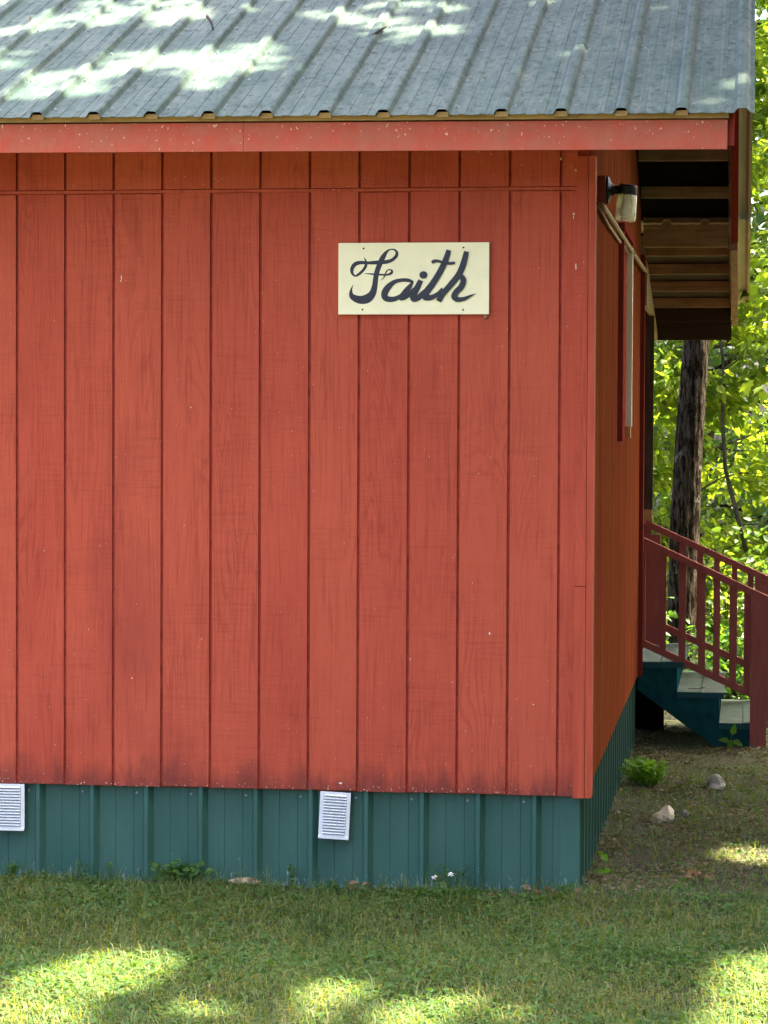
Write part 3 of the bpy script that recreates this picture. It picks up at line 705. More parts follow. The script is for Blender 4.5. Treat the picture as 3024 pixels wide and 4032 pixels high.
# ------------------------------------------------------------------ wall lamp
lamp = thing('wall_lamp', 'black wall lamp with ribbed clear glass jar beside the cabin corner', 'lamp', (0, 0, 0))
MB().box(SX + 0.001, 0.024, 0.27, 0.40, 2.402, 2.510).ob('mounting_block', MAT['rust_wood'], lamp)
MB().lathe([(0.056, 0), (0.056, 0.010), (0.050, 0.013), (0.030, 0.022), (0.020, 0.034), (0.0155, 0.052)], (0.0242, 0.335, 2.456), 24, Vector((1, 0, 0))).ob('back_plate', MAT['black_metal'], lamp, False)
MB().tube([(0.060, 0.335, 2.456), (0.078, 0.335, 2.458), (0.095, 0.335, 2.464)], [0.016, 0.017, 0.024], 12).ob('arm', MAT['black_metal'], lamp, True)
ax = Vector((0.06, 0, 1)).normalized(); cc = Vector((0.110, 0.335, 2.437))
MB().lathe([(0.040, 0.0), (0.041, 0.002), (0.041, 0.030), (0.037, 0.037), (0.024, 0.041), (0.004, 0.042)], cc, 24, ax).ob('cap', MAT['black_metal'], lamp)
pr = []
for i in range(25):
    z = -0.006 - 0.098 * i / 24; r = 0.0405 + (0.0018 if i % 2 else 0) + 0.0012 * (i / 24)
    pr.append((r, z))
pr = [(0.036, 0.0)] + pr + [(0.037, -0.110), (0.02, -0.111), (0.0, -0.111)]
inn = [(r - 0.0035, z) for r, z in pr[:-3]] + [(0.033, -0.106), (0.0, -0.106)]
MB().lathe(pr + inn[::-1], cc, 24, ax, False).ob('glass_jar', MAT['jar'], lamp, True)
MB().lathe([(0.0125, 0.0), (0.0125, -0.022), (0.016, -0.036), (0.026, -0.052), (0.029, -0.066), (0.025, -0.082), (0.014, -0.092), (0.001, -0.095)], cc, 18, ax).ob('bulb', MAT['bulb'], lamp, True)

# ------------------------------------------------------------------ staircase
st = thing('staircase', 'painted wooden porch steps with maroon railings and teal stringers', 'staircase', (0, 0, 0))
SY0, SY1 = 5.44, 6.86
for tx, tz in ((-0.035, 0.072), (0.206, -0.108), (0.461, -0.291)):
    w = 0.139
    for q in range(2):
        x0 = tx + q * (w + 0.004); dz = random.uniform(-0.0015, 0.0015)
        MB().box(x0, x0 + w, SY0, SY1, tz - 0.037 + dz, tz + dz).ob('tread', MAT['tread'], st)
sp_ = [(-0.035, 0.034), (0.205, 0.034), (0.205, -0.146), (0.459, -0.146), (0.459, -0.33), (0.655, -0.33), (0.655, -0.47), (0.475, -0.47), (-0.035, -0.100)]
for ya in (SY0 + 0.012, SY1 - 0.05):
    MB().prism(sp_, 1, ya, ya + 0.038).ob('stringer', MAT['stair_blue'], st)
for x, z0, z1 in ((0.196, -0.145, 0.033), (0.450, -0.328, -0.147)):
    MB().box(x - 0.004, x + 0.004, SY0 + 0.055, SY1 - 0.055, z0, z1).ob('riser', MAT['stair_blue'], st)
def railing(y, top, bot, bal, newel, sgn):
    def lin(a, x): return a[1] + (a[3] - a[1]) * (x - a[0]) / (a[2] - a[0])
    g = link('railing', None, st)
    def bar(a, x0, x1, ya, yb, h, nm):
        MB().prism([(x0, lin(a, x0)), (x1, lin(a, x1)), (x1, lin(a, x1) - h), (x0, lin(a, x0) - h)], 1, ya, yb).ob(nm, MAT['maroon'], g)
    bar(top, top[0], top[2] + 0.25, y - 0.022, y + 0.066, 0.044, 'handrail')
    bar(bot, bot[0], newel[0] - 0.001, y, y + 0.040, 0.045, 'bottom_rail')
    for a, b in bal:
        c = (a + b) / 2
        MB().prism([(a, lin(bot, a) + 0.0), (b, lin(bot, b) + 0.0), (b, lin(top, b) - 0.0445), (a, lin(top, a) - 0.0445)], 1, y + 0.001, y + 0.039).ob('baluster', MAT['maroon'], g)
    MB().prism([(newel[0], newel[2]), (newel[1], newel[2]), (newel[1], lin(top, newel[1]) - 0.0445), (newel[0], lin(top, newel[0]) - 0.0445)], 1, y - 0.026, y + 0.066).ob('newel_post', MAT['maroon'], g)
    return g
railing(5.452, (-0.034, 0.838, 0.746, 0.477), (-0.033, 0.218, 0.641, -0.089),
        [(-0.032, 0.010), (0.096, 0.136), (0.213, 0.255), (0.330, 0.373), (0.420, 0.460), (0.516, 0.559), (0.603, 0.643)], (0.6435, 0.741, -0.50), 1)
g2 = railing(6.78, (-0.036, 0.884, 0.756, 0.527), (0.0, 0.246, 0.602, -0.020),
        [(0.182, 0.223), (0.297, 0.335), (0.408, 0.445), (0.524, 0.560), (0.626, 0.666)], (0.671, 0.768, -0.56), -1)
MB().box(-0.038, 0.056, 6.742, 6.862, 0.074, 0.790).ob('newel_post', MAT['maroon'], g2)
tag(MB().tube([(0.27, 5.62, -0.104), (0.32, 5.60, -0.102), (0.37, 5.66, -0.101)], 0.0022, 5).ob('twig', MAT['twig_dark']), 'small dark twig lying on the second porch step', 'twig')
# ---- END STRUCTURE ----
# ------------------------------------------------------------------ leaves
def unit(a): return a / (np.linalg.norm(a, axis=-1, keepdims=True) + 1e-9)
def leaf_geo(P, D, N, L, Wd, fold=0.25):
    """ovate leaves: base P, direction D, normal N, length L, half width Wd -> verts, quads"""
    D = unit(D); Sd = unit(np.cross(N, D)); N = np.cross(D, Sd); L = L[:, None]; Wd = Wd[:, None]; n = len(P)
    up = N * fold * Wd
    dr = -N * 0.12 * L
    v = np.stack([P, P + D * L * 0.30 - Sd * Wd + up, P + D * L * 0.66 - Sd * Wd * 0.72 + up + dr * 0.4,
                  P + D * L + dr, P + D * L * 0.66 + Sd * Wd * 0.72 + up + dr * 0.4, P + D * L * 0.30 + Sd * Wd + up], 1)
    b = (np.arange(n) * 6)[:, None]
    q = np.concatenate([b + np.array([0, 3, 2, 1]), b + np.array([0, 5, 4, 3])], 1).reshape(-1, 4)
    return v.reshape(-1, 3), q
def rnd_dir(n, rng, flat=0.5):
    a = rng.uniform(0, 2 * np.pi, n); z = rng.normal(0, flat, n)
    return unit(np.stack([np.cos(a), np.sin(a), z], -1))
def rnd_norm(n, rng, spread=0.6):
    return unit(np.array([0, 0, 1.0]) + rng.normal(0, spread, (n, 3)))
def leaves_mesh(name, P, rng, size, mat, droop=0.35, spread=0.6, wide=0.30, D=None):
    n = len(P)
    d = rnd_dir(n, rng, 0.3) if D is None else unit(D + rng.normal(0, 0.55, (n, 3)))
    d = unit(d + np.array([0, 0, -droop]))
    L = size * rng.uniform(0.6, 1.25, n)
    v, q = leaf_geo(P, d, rnd_norm(n, rng, spread), L, L * wide * rng.uniform(0.85, 1.15, n))
    return np_mesh(name, v, q, mat)

def curve_pts(a, b, bend, n=6, seed=0, jit=0.03):
    rr = random.Random(seed); a = Vector(a); b = Vector(b); out = []
    for i in range(n + 1):
        t = i / n; p = a.lerp(b, t) + Vector(bend) * (4 * t * (1 - t))
        if 0 < i < n: p += Vector((rr.uniform(-1, 1), rr.uniform(-1, 1), rr.uniform(-1, 1))) * jit * (b - a).length
        out.append(p)
    return out

def make_tree(label, base, top, r0, limbs, leaf_mat, size, per_twig, seed, bark='bark2', cat='tree', name='tree', group=None,
              zlo=0.15, limb_len=1.6, twigs=9, droop=0.4, flat=0.25, spread=0.55, trunk_path=None, big=None, az=None):
    """tapered trunk, limbs with side twigs, leaves hung along the twigs"""
    rr = random.Random(seed); rng = np.random.default_rng(seed)
    root = thing(name, label, cat, base, group)
    base = Vector(base); top = Vector(top); inv = -base
    tp = [Vector(p) for p in trunk_path] if trunk_path else curve_pts(base, top, (rr.uniform(-.1, .1), rr.uniform(-.1, .1), 0), 8, seed, 0.012)
    loc = lambda p: Vector(p) - base
    m = MB(); n = len(tp)
    m.tube([loc(p) for p in tp], [max(0.008, r0 * (1 - 0.88 * (i / (n - 1)) ** 1.1)) for i in range(n)], 12)
    m.ob('trunk', MAT[bark], root, True)
    P = []; Dr = []; bm = MB()
    for k in range(limbs):
        t = zlo + (1 - zlo) * (k + rr.random()) / limbs
        f = t * (n - 1); i = min(int(f), n - 2); o = tp[i].lerp(tp[i + 1], f - i)
        a = az(rr) if az else rr.uniform(0, 2 * math.pi)
        ln = limb_len * (1.15 - 0.6 * t) * rr.uniform(0.7, 1.2)
        e = o + Vector((math.cos(a) * ln, math.sin(a) * ln, ln * rr.uniform(-0.10, 0.45)))
        path = curve_pts(o, e, (0, 0, ln * 0.10), 6, seed * 31 + k, 0.03)
        rb = max(0.006, r0 * 0.30 * (1 - 0.6 * t))
        bm.tube([loc(p) for p in path], [rb * (1 - 0.8 * j / 6) for j in range(7)], 6)
        for q in range(twigs):
            u = 0.22 + 0.78 * (q + rr.random()) / twigs; f2 = u * 6; j = min(int(f2), 5); s0 = path[j].lerp(path[j + 1], f2 - j)
            b = a + rr.choice((-1, 1)) * rr.uniform(0.4, 1.3); tl = ln * 0.42 * (1.25 - u) + 0.16
            e2 = s0 + Vector((math.cos(b) * tl, math.sin(b) * tl, rr.uniform(-0.25, 0.2) * tl - 0.05))
            bm.tube([loc(s0), loc(s0.lerp(e2, .5) + Vector((0, 0, 0.02))), loc(e2)], [rb * 0.28, rb * 0.2, 0.0018], 4, False)
            c = rr.randint(int(per_twig * 0.6), int(per_twig * 1.4))
            uu = rng.uniform(0.1, 1.05, c)[:, None]
            P.append(np.array(loc(s0)) * (1 - uu) + np.array(loc(e2)) * uu + rng.normal(0, 1, (c, 3)) * np.array([0.07, 0.07, 0.05 * (1 + flat)]) * (size / 0.09))
            Dr.append(np.repeat(np.array(unit(np.array(e2 - s0)))[None], c, 0))
    bm.ob('branches', MAT[bark], root, True)
    P = np.concatenate(P); Dr = np.concatenate(Dr)
    link('crown', leaves_mesh('crown', P, rng, size, MAT[leaf_mat], droop, spread, 0.30, Dr), root)
    return root, tp

# the leaning trunk behind the steps; its crown is far above the picture
tpath = [(0.135, 9.5, -0.75), (0.150, 9.5, -0.35), (0.150, 9.5, 0.10), (0.152, 9.5, 0.69), (0.185, 9.5, 1.40), (0.233, 9.5, 2.17), (0.30, 9.5, 3.2), (0.42, 9.55, 4.6), (0.55, 9.6, 6.2), (0.6, 9.6, 8.4)]
root = thing('tree', 'leaning dark barked tree trunk with pale lichen behind the porch steps', 'tree', (0.14, 9.5, -0.45))
bp0 = Vector((0.14, 9.5, -0.45)); tm = MB(); nseg = 60; nn_ = 44
def tp_at(t):
    f = t * (len(tpath) - 1); i = min(int(f), len(tpath) - 2); return Vector(tpath[i]).lerp(Vector(tpath[i + 1]), f - i)
rr_ = random.Random(5); ph = [rr_.uniform(0, 6.28) for _ in range(30)]
vs = []; fs = []
for i in range(nseg * 2 + 1):
    t = i / (nseg * 2); p = tp_at(t) - bp0; zr_ = p.z
    r = 0.118 - 0.0095 * zr_ + 0.05 * math.exp(-max(0, zr_ + 0.25) * 5)
    for k in range(nn_):
        a = 2 * math.pi * k / nn_
        q = 1 + 0.045 * math.sin(7 * a + 2.2 * zr_ + ph[0]) * math.sin(3.1 * zr_ + ph[1]) + 0.035 * math.sin(17 * a + 5 * zr_ + ph[2]) + rr_.uniform(-0.03, 0.03) + 0.03 * math.sin(2 * a + ph[3] + zr_)
        vs.append((p.x + r * q * math.cos(a), p.y + r * q * math.sin(a), p.z))
for i in range(nseg * 2):
    for k in range(nn_):
        a, b = i * nn_ + k, i * nn_ + (k + 1) % nn_; fs.append((a, b, b + nn_, a + nn_))
tm.add(vs, fs); tm.ob('trunk', MAT['bark'], root, True)
rng0 = np.random.default_rng(3); hb_ = MB(); PP = []
for k in range(12):
    o = tp_at(rr_.uniform(0.80, 1.0)); a = rr_.uniform(0, 6.28); ln = rr_.uniform(1.2, 2.4)
    e = o + Vector((math.cos(a) * ln, math.sin(a) * ln, rr_.uniform(0.6, 1.8)))
    hb_.tube([p - bp0 for p in curve_pts(o, e, (0, 0, .2), 6, k)], [0.04 * (1 - .8 * j / 6) for j in range(7)], 6)
    PP.append(np.array(e - bp0) + rng0.normal(0, 0.5, (700, 3)))
hb_.ob('branches', MAT['bark'], root, True)
link('crown', leaves_mesh('crown', np.concatenate(PP), rng0, 0.11, MAT['leaf_mid']), root)
G_ = 'sunlit saplings beyond the porch'
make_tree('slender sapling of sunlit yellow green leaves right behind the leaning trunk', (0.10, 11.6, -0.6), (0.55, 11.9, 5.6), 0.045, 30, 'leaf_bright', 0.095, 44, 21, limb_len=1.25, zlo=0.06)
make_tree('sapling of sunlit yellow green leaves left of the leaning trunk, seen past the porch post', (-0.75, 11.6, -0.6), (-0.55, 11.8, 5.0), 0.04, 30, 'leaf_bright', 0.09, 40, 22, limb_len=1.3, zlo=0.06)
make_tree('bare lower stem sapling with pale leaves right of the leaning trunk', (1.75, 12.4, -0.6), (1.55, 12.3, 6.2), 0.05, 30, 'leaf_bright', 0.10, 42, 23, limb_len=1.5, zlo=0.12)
make_tree('bushy sapling far left behind the cabin, hidden by its wall', (-3.0, 12.6, -0.6), (-2.8, 12.6, 5.4), 0.05, 22, 'leaf_bright', 0.10, 16, 24, limb_len=1.5)
# maple reaching in from the right with big leaves, the nearest ones each a leaf of their own
mroot, mtp = make_tree('broad leaved young maple reaching in from the right beside the roof edge', (1.9, 8.4, -0.5), (1.75, 8.3, 6.0), 0.06, 22, 'leaf_mid', 0.115, 12, 31, limb_len=1.25, zlo=0.36, twigs=7, droop=0.6)
rngm = np.random.default_rng(77)
def maple_leaf_mesh():
    out = [(0, 0), (.10, -.02), (.26, -.10), (.30, .05), (.52, .10), (.40, .26), (.50, .46), (.27, .44), (.20, .62), (.10, .72), (0, 1.0)]
    pts = out + [(-x, y) for x, y in out[-2:0:-1]]
    vs = [(x, y, 0.10 * abs(x) - 0.12 * y * y) for x, y in pts]; c = len(vs); vs.append((0, 0.35, -0.02)); n = len(pts)
    me = bpy.data.meshes.new('leaf'); me.from_pydata(vs, [], [(c, i, (i + 1) % n) for i in range(n)]); me.materials.append(MAT['leaf_solo']); return me
def m_leaf_solo():
    t = NT('single_leaves'); r = t.objrand()
    c = t.ramp(r, [(0.0, (0.040, 0.085, 0.012)), (0.5, (0.065, 0.115, 0.016)), (1.0, (0.105, 0.155, 0.022))])
    t.fin(c, 0.5, None, spec=0.35)
    tr = t.new('ShaderNodeBsdfTranslucent'); t.l.new(t.mix(1.0, c, (2.7, 2.4, 0.65), 'MULTIPLY'), tr.inputs['Color'])
    ms = t.new('ShaderNodeMixShader'); ms.inputs[0].default_value = 0.55
    t.l.new(t.b.outputs[0], ms.inputs[1]); t.l.new(tr.outputs[0], ms.inputs[2]); t.l.new(ms.outputs[0], t.o.inputs['Surface']); return t.m
MAT['leaf_solo'] = m_leaf_solo()
mlm = maple_leaf_mesh()
spray = MB(); mb0 = Vector((1.9, 8.4, -0.5)); cnt = 0
for k in range(15):
    z0 = rngm.uniform(2.0, 4.4); e = Vector((rngm.uniform(0.62, 1.0), rngm.uniform(7.6, 9.2), z0 - rngm.uniform(0.1, 0.5)))
    o = Vector((1.78, 8.33, z0 + 0.2)); path = curve_pts(o, e, (0, 0, 0.12), 6, 900 + k, 0.03)
    spray.tube([p - mb0 for p in path], [0.008 * (1 - .75 * j / 6) for j in range(7)], 5)
    for q in range(16):
        f = rngm.uniform(1.5, 5.99); j = int(f); p = path[j].lerp(path[j + 1], f - j) + Vector(rngm.normal(0, 0.07, 3)) + Vector((0, 0, -0.03))
        o2 = link('leaf', mlm, mroot, p - mb0); s_ = rngm.uniform(0.075, 0.135); o2.scale = (s_, s_, s_)
        o2.rotation_euler = (rngm.normal(-0.9, 0.5), rngm.normal(0, 0.4), rngm.uniform(0, 6.28)); cnt += 1
spray.ob('branches', MAT['bark2'], mroot, True)
# thin bare branch hanging among the leaves
bb = thing('hanging_branch', 'thin bare broken branch hanging among the leaves right of the trunk', 'branch', (0.45, 10.9, 1.8))
bl = [(0.41, 10.9, 2.55), (0.40, 10.9, 2.2), (0.43, 10.88, 1.95), (0.42, 10.9, 1.55), (0.45, 10.9, 1.15), (0.53, 10.9, 0.85), (0.62, 10.9, 0.50)]
MB().tube([Vector(p) - Vector((0.45, 10.9, 1.8)) for p in bl], [0.013, 0.013, 0.015, 0.016, 0.018, 0.020, 0.018], 7).ob('stem', MAT['bark2'], bb, True)
MB().tube([(-0.03, 0, 0.15), (0.06, 0, 0.22), (0.15, 0.02, 0.32)], [0.007, 0.005, 0.003], 5).ob('twig', MAT['bark2'], bb, True)
MB().tube([(-0.03, 0, -0.1), (-0.12, 0, -0.02), (-0.2, 0, 0.01)], [0.006, 0.004, 0.002], 5).ob('twig', MAT['bark2'], bb, True)

# darker trees deeper in the wood
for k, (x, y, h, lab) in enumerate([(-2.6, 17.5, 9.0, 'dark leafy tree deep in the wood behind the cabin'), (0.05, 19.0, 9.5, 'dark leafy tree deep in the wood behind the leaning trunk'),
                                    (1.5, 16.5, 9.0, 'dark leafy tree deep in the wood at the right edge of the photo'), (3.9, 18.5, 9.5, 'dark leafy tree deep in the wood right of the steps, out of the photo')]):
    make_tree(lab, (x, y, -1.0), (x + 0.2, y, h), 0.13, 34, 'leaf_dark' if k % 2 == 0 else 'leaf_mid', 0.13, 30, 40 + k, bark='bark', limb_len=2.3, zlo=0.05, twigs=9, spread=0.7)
# undergrowth behind the steps
for k, (x, y, w, h, mat, lab) in enumerate([(0.55, 8.3, 0.45, 0.55, 'leaf_weed', 'low green shrub behind the foot of the steps'), (-0.4, 9.0, 0.5, 0.7, 'leaf_dark', 'dark low shrub in the shade left of the leaning trunk'),
                                            (1.05, 9.9, 0.6, 1.3, 'leaf_dark', 'dark shrub standing right of the leaning trunk'), (0.45, 10.6, 0.5, 1.2, 'leaf_mid', 'loose shrub with pale leaves behind the leaning trunk'), (1.6, 7.6, 0.5, 0.5, 'leaf_mid', 'low shrub right of the steps, at the edge of the photo')]):
    rng = np.random.default_rng(60 + k); base = (x, y, float(gheight(x, y)) - 0.02); t = thing('shrub', lab, 'shrub', base); m = MB()
    P = []
    for q in range(16):
        a = rng.uniform(0, 6.28); e = Vector((math.cos(a) * w * rng.uniform(.2, 1), math.sin(a) * w * rng.uniform(.2, 1), h * rng.uniform(0.5, 1.05)))
        m.tube([(0, 0, 0), e * 0.5 + Vector((0, 0, 0.06)), e], [0.006, 0.004, 0.002], 4)
        u = rng.uniform(0.25, 1.05, (60, 1)); P.append(np.array(e) * u + rng.normal(0, 0.09, (60, 3)))
    m.ob('stems', MAT['bark2'], t); P = np.concatenate(P); P[:, 2] = np.maximum(P[:, 2], 0.02)
    link('foliage', leaves_mesh('foliage', P, rng, 0.075, MAT[mat], 0.3, 0.7), t)
# the rest of the wood, one mass
rng = np.random.default_rng(90); n = 30000
P = np.stack([rng.uniform(-16, 16, n), rng.uniform(24, 32, n), rng.uniform(-2.2, 10.5, n)], -1)
cl = np.sin(P[:, 0] * 1.7 + P[:, 2]) + np.sin(P[:, 2] * 2.3 - P[:, 0] * 0.8 + 1.0) + np.sin(P[:, 0] * 3.9 + 2) * .6
P = P[cl > -1.1]
n = 52000      # the wood goes on along the right hand side of the clearing
a = rng.uniform(-1.55, 0.62, n); rr2 = rng.uniform(10.5, 17, n)
Q = np.stack([0 + rr2 * np.cos(a), 3 + rr2 * np.sin(a) * 1.2, rng.uniform(-0.6, 13.0, n)], -1)
Q = Q[np.sin(Q[:, 1] * 1.3 + Q[:, 2]) + np.sin(Q[:, 2] * 1.9 - Q[:, 1] * 0.7) > -1.2]
Q = Q[Q[:, 0] > 5.5]
n = 30000      # and comes forward on the right of the lawn, beside the viewer
E_ = np.stack([rng.uniform(2.6, 7.0, n), rng.uniform(-15, -3.6, n), rng.uniform(-0.3, 11.0, n)], -1)
E_ = E_[np.sin(E_[:, 1] * 1.6 + E_[:, 2]) + np.sin(E_[:, 2] * 1.9 - E_[:, 0] * 1.1) > -1.3]
P = np.concatenate([P, Q, E_])
tag(link('distant_wood', leaves_mesh('distant_wood', P, rng, 0.38, MAT['leaf_dark'], 0.3, 0.9, 0.36)), kind='stuff')

# ------------------------------------------------------------------ tall shade trees right of the cabin (gaps in their canopy let the sun patches through)
ROOF_GAPS = [
[(-2.64, 0.68), (-2.55, 0.72), (-2.49, 0.61), (-2.45, 0.39), (-2.53, 0.3), (-2.58, 0.32), (-2.68, 0.66)] ,
[(-2.43, -0.15), (-2.38, -0.12), (-2.37, 0.31), (-2.27, 0.36), (-2.17, 0.38), (-2.12, 0.44), (-2.09, 0.64), (-1.99, 0.7), (-1.94, 0.53), (-1.86, 0.61), (-1.79, 0.71), (-1.73, 0.43), (-1.78, 0.23), (-1.92, 0.26), (-2.0, 0.19), (-2.06, 0.13), (-1.97, 0.05), (-1.99, -0.08), (-2.12, -0.11), (-2.22, -0.13), (-2.39, -0.15)] ,
[(-2.01, 0.46), (-1.81, 0.65), (-1.54, 0.81), (-1.36, 0.6), (-1.36, 0.38), (-1.46, 0.3), (-1.49, 0.07), (-1.51, -0.02), (-1.69, -0.01), (-1.69, 0.24), (-1.9, 0.33)] ,
[(-1.27, 1.24), (-1.32, 1.32), (-1.32, 1.48), (-1.22, 1.4), (-1.1, 1.35), (-0.99, 1.18), (-0.85, 1.03), (-0.81, 0.8), (-0.87, 0.72), (-0.98, 0.84), (-1.13, 1.09)] ,
[(-0.81, 1.12), (-0.73, 1.09), (-0.63, 1.06), (-0.65, 0.97), (-0.75, 0.93), (-0.8, 1.02)] ,
[(0.48, 0.02), (0.52, 0.09), (0.57, 0.08), (0.59, 0.05), (0.59, -0.03), (0.57, -0.08), (0.52, -0.06)] ,
[(0.45, -0.12), (0.48, -0.06), (0.53, -0.11), (0.51, -0.16), (0.46, -0.17)] ,
[(0.46, -0.29), (0.5, -0.24), (0.55, -0.29), (0.53, -0.33), (0.48, -0.35)] ,
[(-2.79, 1.5), (-2.45, 1.28), (-2.3, 1.32), (-2.25, 1.08), (-2.56, 1.15)] ,
]
GROUND_GAPS = [
[(-1.71, -1.81), (-1.68, -1.57), (-1.54, -1.5), (-1.33, -1.65), (-1.38, -2.06), (-1.48, -2.29), (-1.48, -2.57), (-1.42, -2.86), (-1.7, -2.91), (-1.84, -2.41), (-1.81, -2.23), (-1.78, -1.97)] ,
[(-0.84, -2.12), (-0.78, -1.89), (-0.67, -1.83), (-0.63, -2.01), (-0.7, -2.2), (-0.8, -2.28)] ,
[(-0.56, -2.24), (-0.48, -2.06), (-0.26, -1.95), (-0.26, -2.1), (-0.36, -2.35), (-0.39, -2.58), (-0.49, -2.53)] ,
[(0.53, -1.41), (0.6, -1.26), (0.76, -1.19), (0.85, -1.55), (0.8, -2.52), (0.46, -2.57), (0.49, -2.26), (0.51, -1.83)] ,
[(0.5, 1.21), (0.6, 1.39), (0.69, 1.3), (0.78, 1.1), (0.68, 0.86), (0.57, 0.87)] ,
]
def in_poly(x, y, poly):
    c = np.zeros(len(x), bool); n = len(poly)
    for i in range(n):
        x1, y1 = poly[i]; x2, y2 = poly[(i + 1) % n]
        k = ((y1 > y) != (y2 > y)) & (x < (x2 - x1) * (y - y1) / (y2 - y1 + 1e-12) + x1); c ^= k
    return c
rng = np.random.default_rng(123); rs = random.Random(17)
def spots(poly, n, r0, r1):
    xs = [p[0] for p in poly]; ys = [p[1] for p in poly]; out = []
    while len(out) < n:
        x, y = rs.uniform(min(xs), max(xs)), rs.uniform(min(ys), max(ys))
        if in_poly(np.array([x]), np.array([y]), poly)[0]: out.append((x, y, rs.uniform(r0, r1)))
    return out
ROOF_SPOTS = spots([(-2.57, 1.73), (-1.94, 1.68), (-1.87, 1.43), (-2.0, 1.06), (-2.28, 1.22), (-2.48, 1.48)], 34, 0.022, 0.06) + spots([(-2.75, 1.07), (-2.75, 1.3), (-2.5, 1.33), (-2.55, 1.1), (-2.62, 0.84)], 8, 0.02, 0.05) + spots([(-1.05, 1.66), (-0.65, 1.63), (-0.64, 1.34), (-0.98, 1.36)], 9, 0.02, 0.05) + spots([(-0.3, 1.9), (0.55, 1.9), (0.55, 0.9), (-0.3, 0.7)], 7, 0.015, 0.035) + spots([(-1.8, 1.9), (-0.3, 1.9), (-0.4, 1.2), (-1.8, 1.3)], 22, 0.02, 0.055) + spots([(-1.6, .75), (-0.9, .75), (-0.9, 0.1), (-1.5, .1)], 5, 0.02, 0.045) + spots([(-5, -.3), (-2.8, -.3), (-2.8, 2.4), (-5, 2.4)], 40, .03, .12)
GROUND_SPOTS = spots([(-3.5, -3.2), (1.2, -3.2), (1.2, -2.0), (-3.5, -2.0)], 16, 0.03, 0.09) + spots([(0.5, 5.5), (0.75, 5.5), (0.75, 6.2), (0.5, 6.2)], 5, 0.02, 0.035) + [(0.28, 3.9, .03), (0.66, 0.85, .05)]
NL = 120000
C = np.stack([rng.uniform(-1.0, 8.9, NL), rng.uniform(-1.8, 8.6, NL), 0 * rng.random(NL)], -1)
C[:, 2] = 9.2 + 0.5 * np.sin(C[:, 0] * 1.3) + 0.4 * np.sin(C[:, 1] * 1.7 + 1) + rng.uniform(0, 2.4, NL)
def lit(Cp, edge):
    t = (Cp[:, 2] - (EZ + 0.01 + PITCH_R * (Cp[:, 1] - EY))) / (SD.z - PITCH_R * SD.y)
    rx, ry = Cp[:, 0] - t * SD.x, Cp[:, 1] - t * SD.y
    on = (rx < 0.63) & (ry > EY) & (ry < 2.69)
    g = (Cp[:, 2] - GZ) / SD.z; gx, gy = Cp[:, 0] - g * SD.x, Cp[:, 1] - g * SD.y
    k = np.zeros(len(Cp), bool)
    if edge: on_ = on & False
    else: on_ = on
    for p in ROOF_GAPS: k |= on_ & in_poly(rx, ry, p)
    for x, y, r in ROOF_SPOTS: k |= on & ((rx - x) ** 2 + (ry - y) ** 2 < r * r)
    for p in GROUND_GAPS: k |= ~on & in_poly(gx, gy, p)
    for x, y, r in GROUND_SPOTS: k |= ~on & ((gx - x) ** 2 + (gy - y) ** 2 < r * r)
    return (k, on)
d_ = rnd_dir(NL, rng, 0.25); keep = np.ones(NL, bool)
e_ = np.stack([-d_[:, 1], d_[:, 0], 0 * d_[:, 0]], -1)
for f, e in ((0.0, 0), (0.07, 0.045), (0.07, -0.045), (0.15, 0)): keep &= ~lit(C + d_ * f + e_ * e, f > 0.1)[0]
stray = np.sin(C[:, 0] * 9.1 + 2.0 * np.sin(C[:, 1] * 7.3)) * np.sin(C[:, 1] * 11.7 + C[:, 0] * 3.1)
over_roof = lit(C, False)[1]
keep |= over_roof & ((rng.random(NL) < 0.010) | ((stray > 0.84) & (rng.random(NL) < 0.4)))
C = C[keep]; d_ = d_[keep]; nk = len(C)
TR = [(7.2, -2.4), (7.6, 4.9), (3.4, 8.3)]
own = np.argmin(np.stack([(C[:, 0] - x) ** 2 + (C[:, 1] - y) ** 2 for x, y in TR], 0), 0)
LABS = ['tall shade tree standing in front of the steps, out of the photo', 'tall shade tree standing beside the porch, out of the photo', 'tall shade tree standing behind the porch, out of the photo']
for k, (x, y) in enumerate(TR):
    sel = own == k; t = thing('shade_tree', LABS[k], 'tree', (x, y, GZ)); o = Vector((x, y, GZ))
    MB().tube([(0, 0, -0.3), (0.02, 0, 0.4), (0.05, 0.05, 4), (0, 0.1, 8.4), (0.05, 0, 11.2)], [0.30, 0.22, 0.18, 0.12, 0.04], 12).ob('trunk', MAT['bark'], t, True)
    m = MB(); idx = np.where(sel)[0]
    for q in rng.choice(idx, 16, replace=False):
        e = Vector(C[q]) - o; z0 = rng.uniform(6.4, 8.8)
        pts = [Vector((0.03, 0.08, z0)), Vector((e.x * .4, e.y * .4, z0 + (e.z - z0) * .7)), e]
        m.tube(pts, [0.04, 0.018, 0.006], 6)
    m.ob('branches', MAT['bark'], t, True)
    Pk = C[sel] - np.array(o); n = len(Pk); Lf = rng.uniform(0.11, 0.17, n)
    v, f = leaf_geo(Pk, d_[sel], rnd_norm(n, rng, 0.35), Lf, Lf * 0.33)
    link('crown', np_mesh('crown', v, f, MAT['leaf_shade']), t)

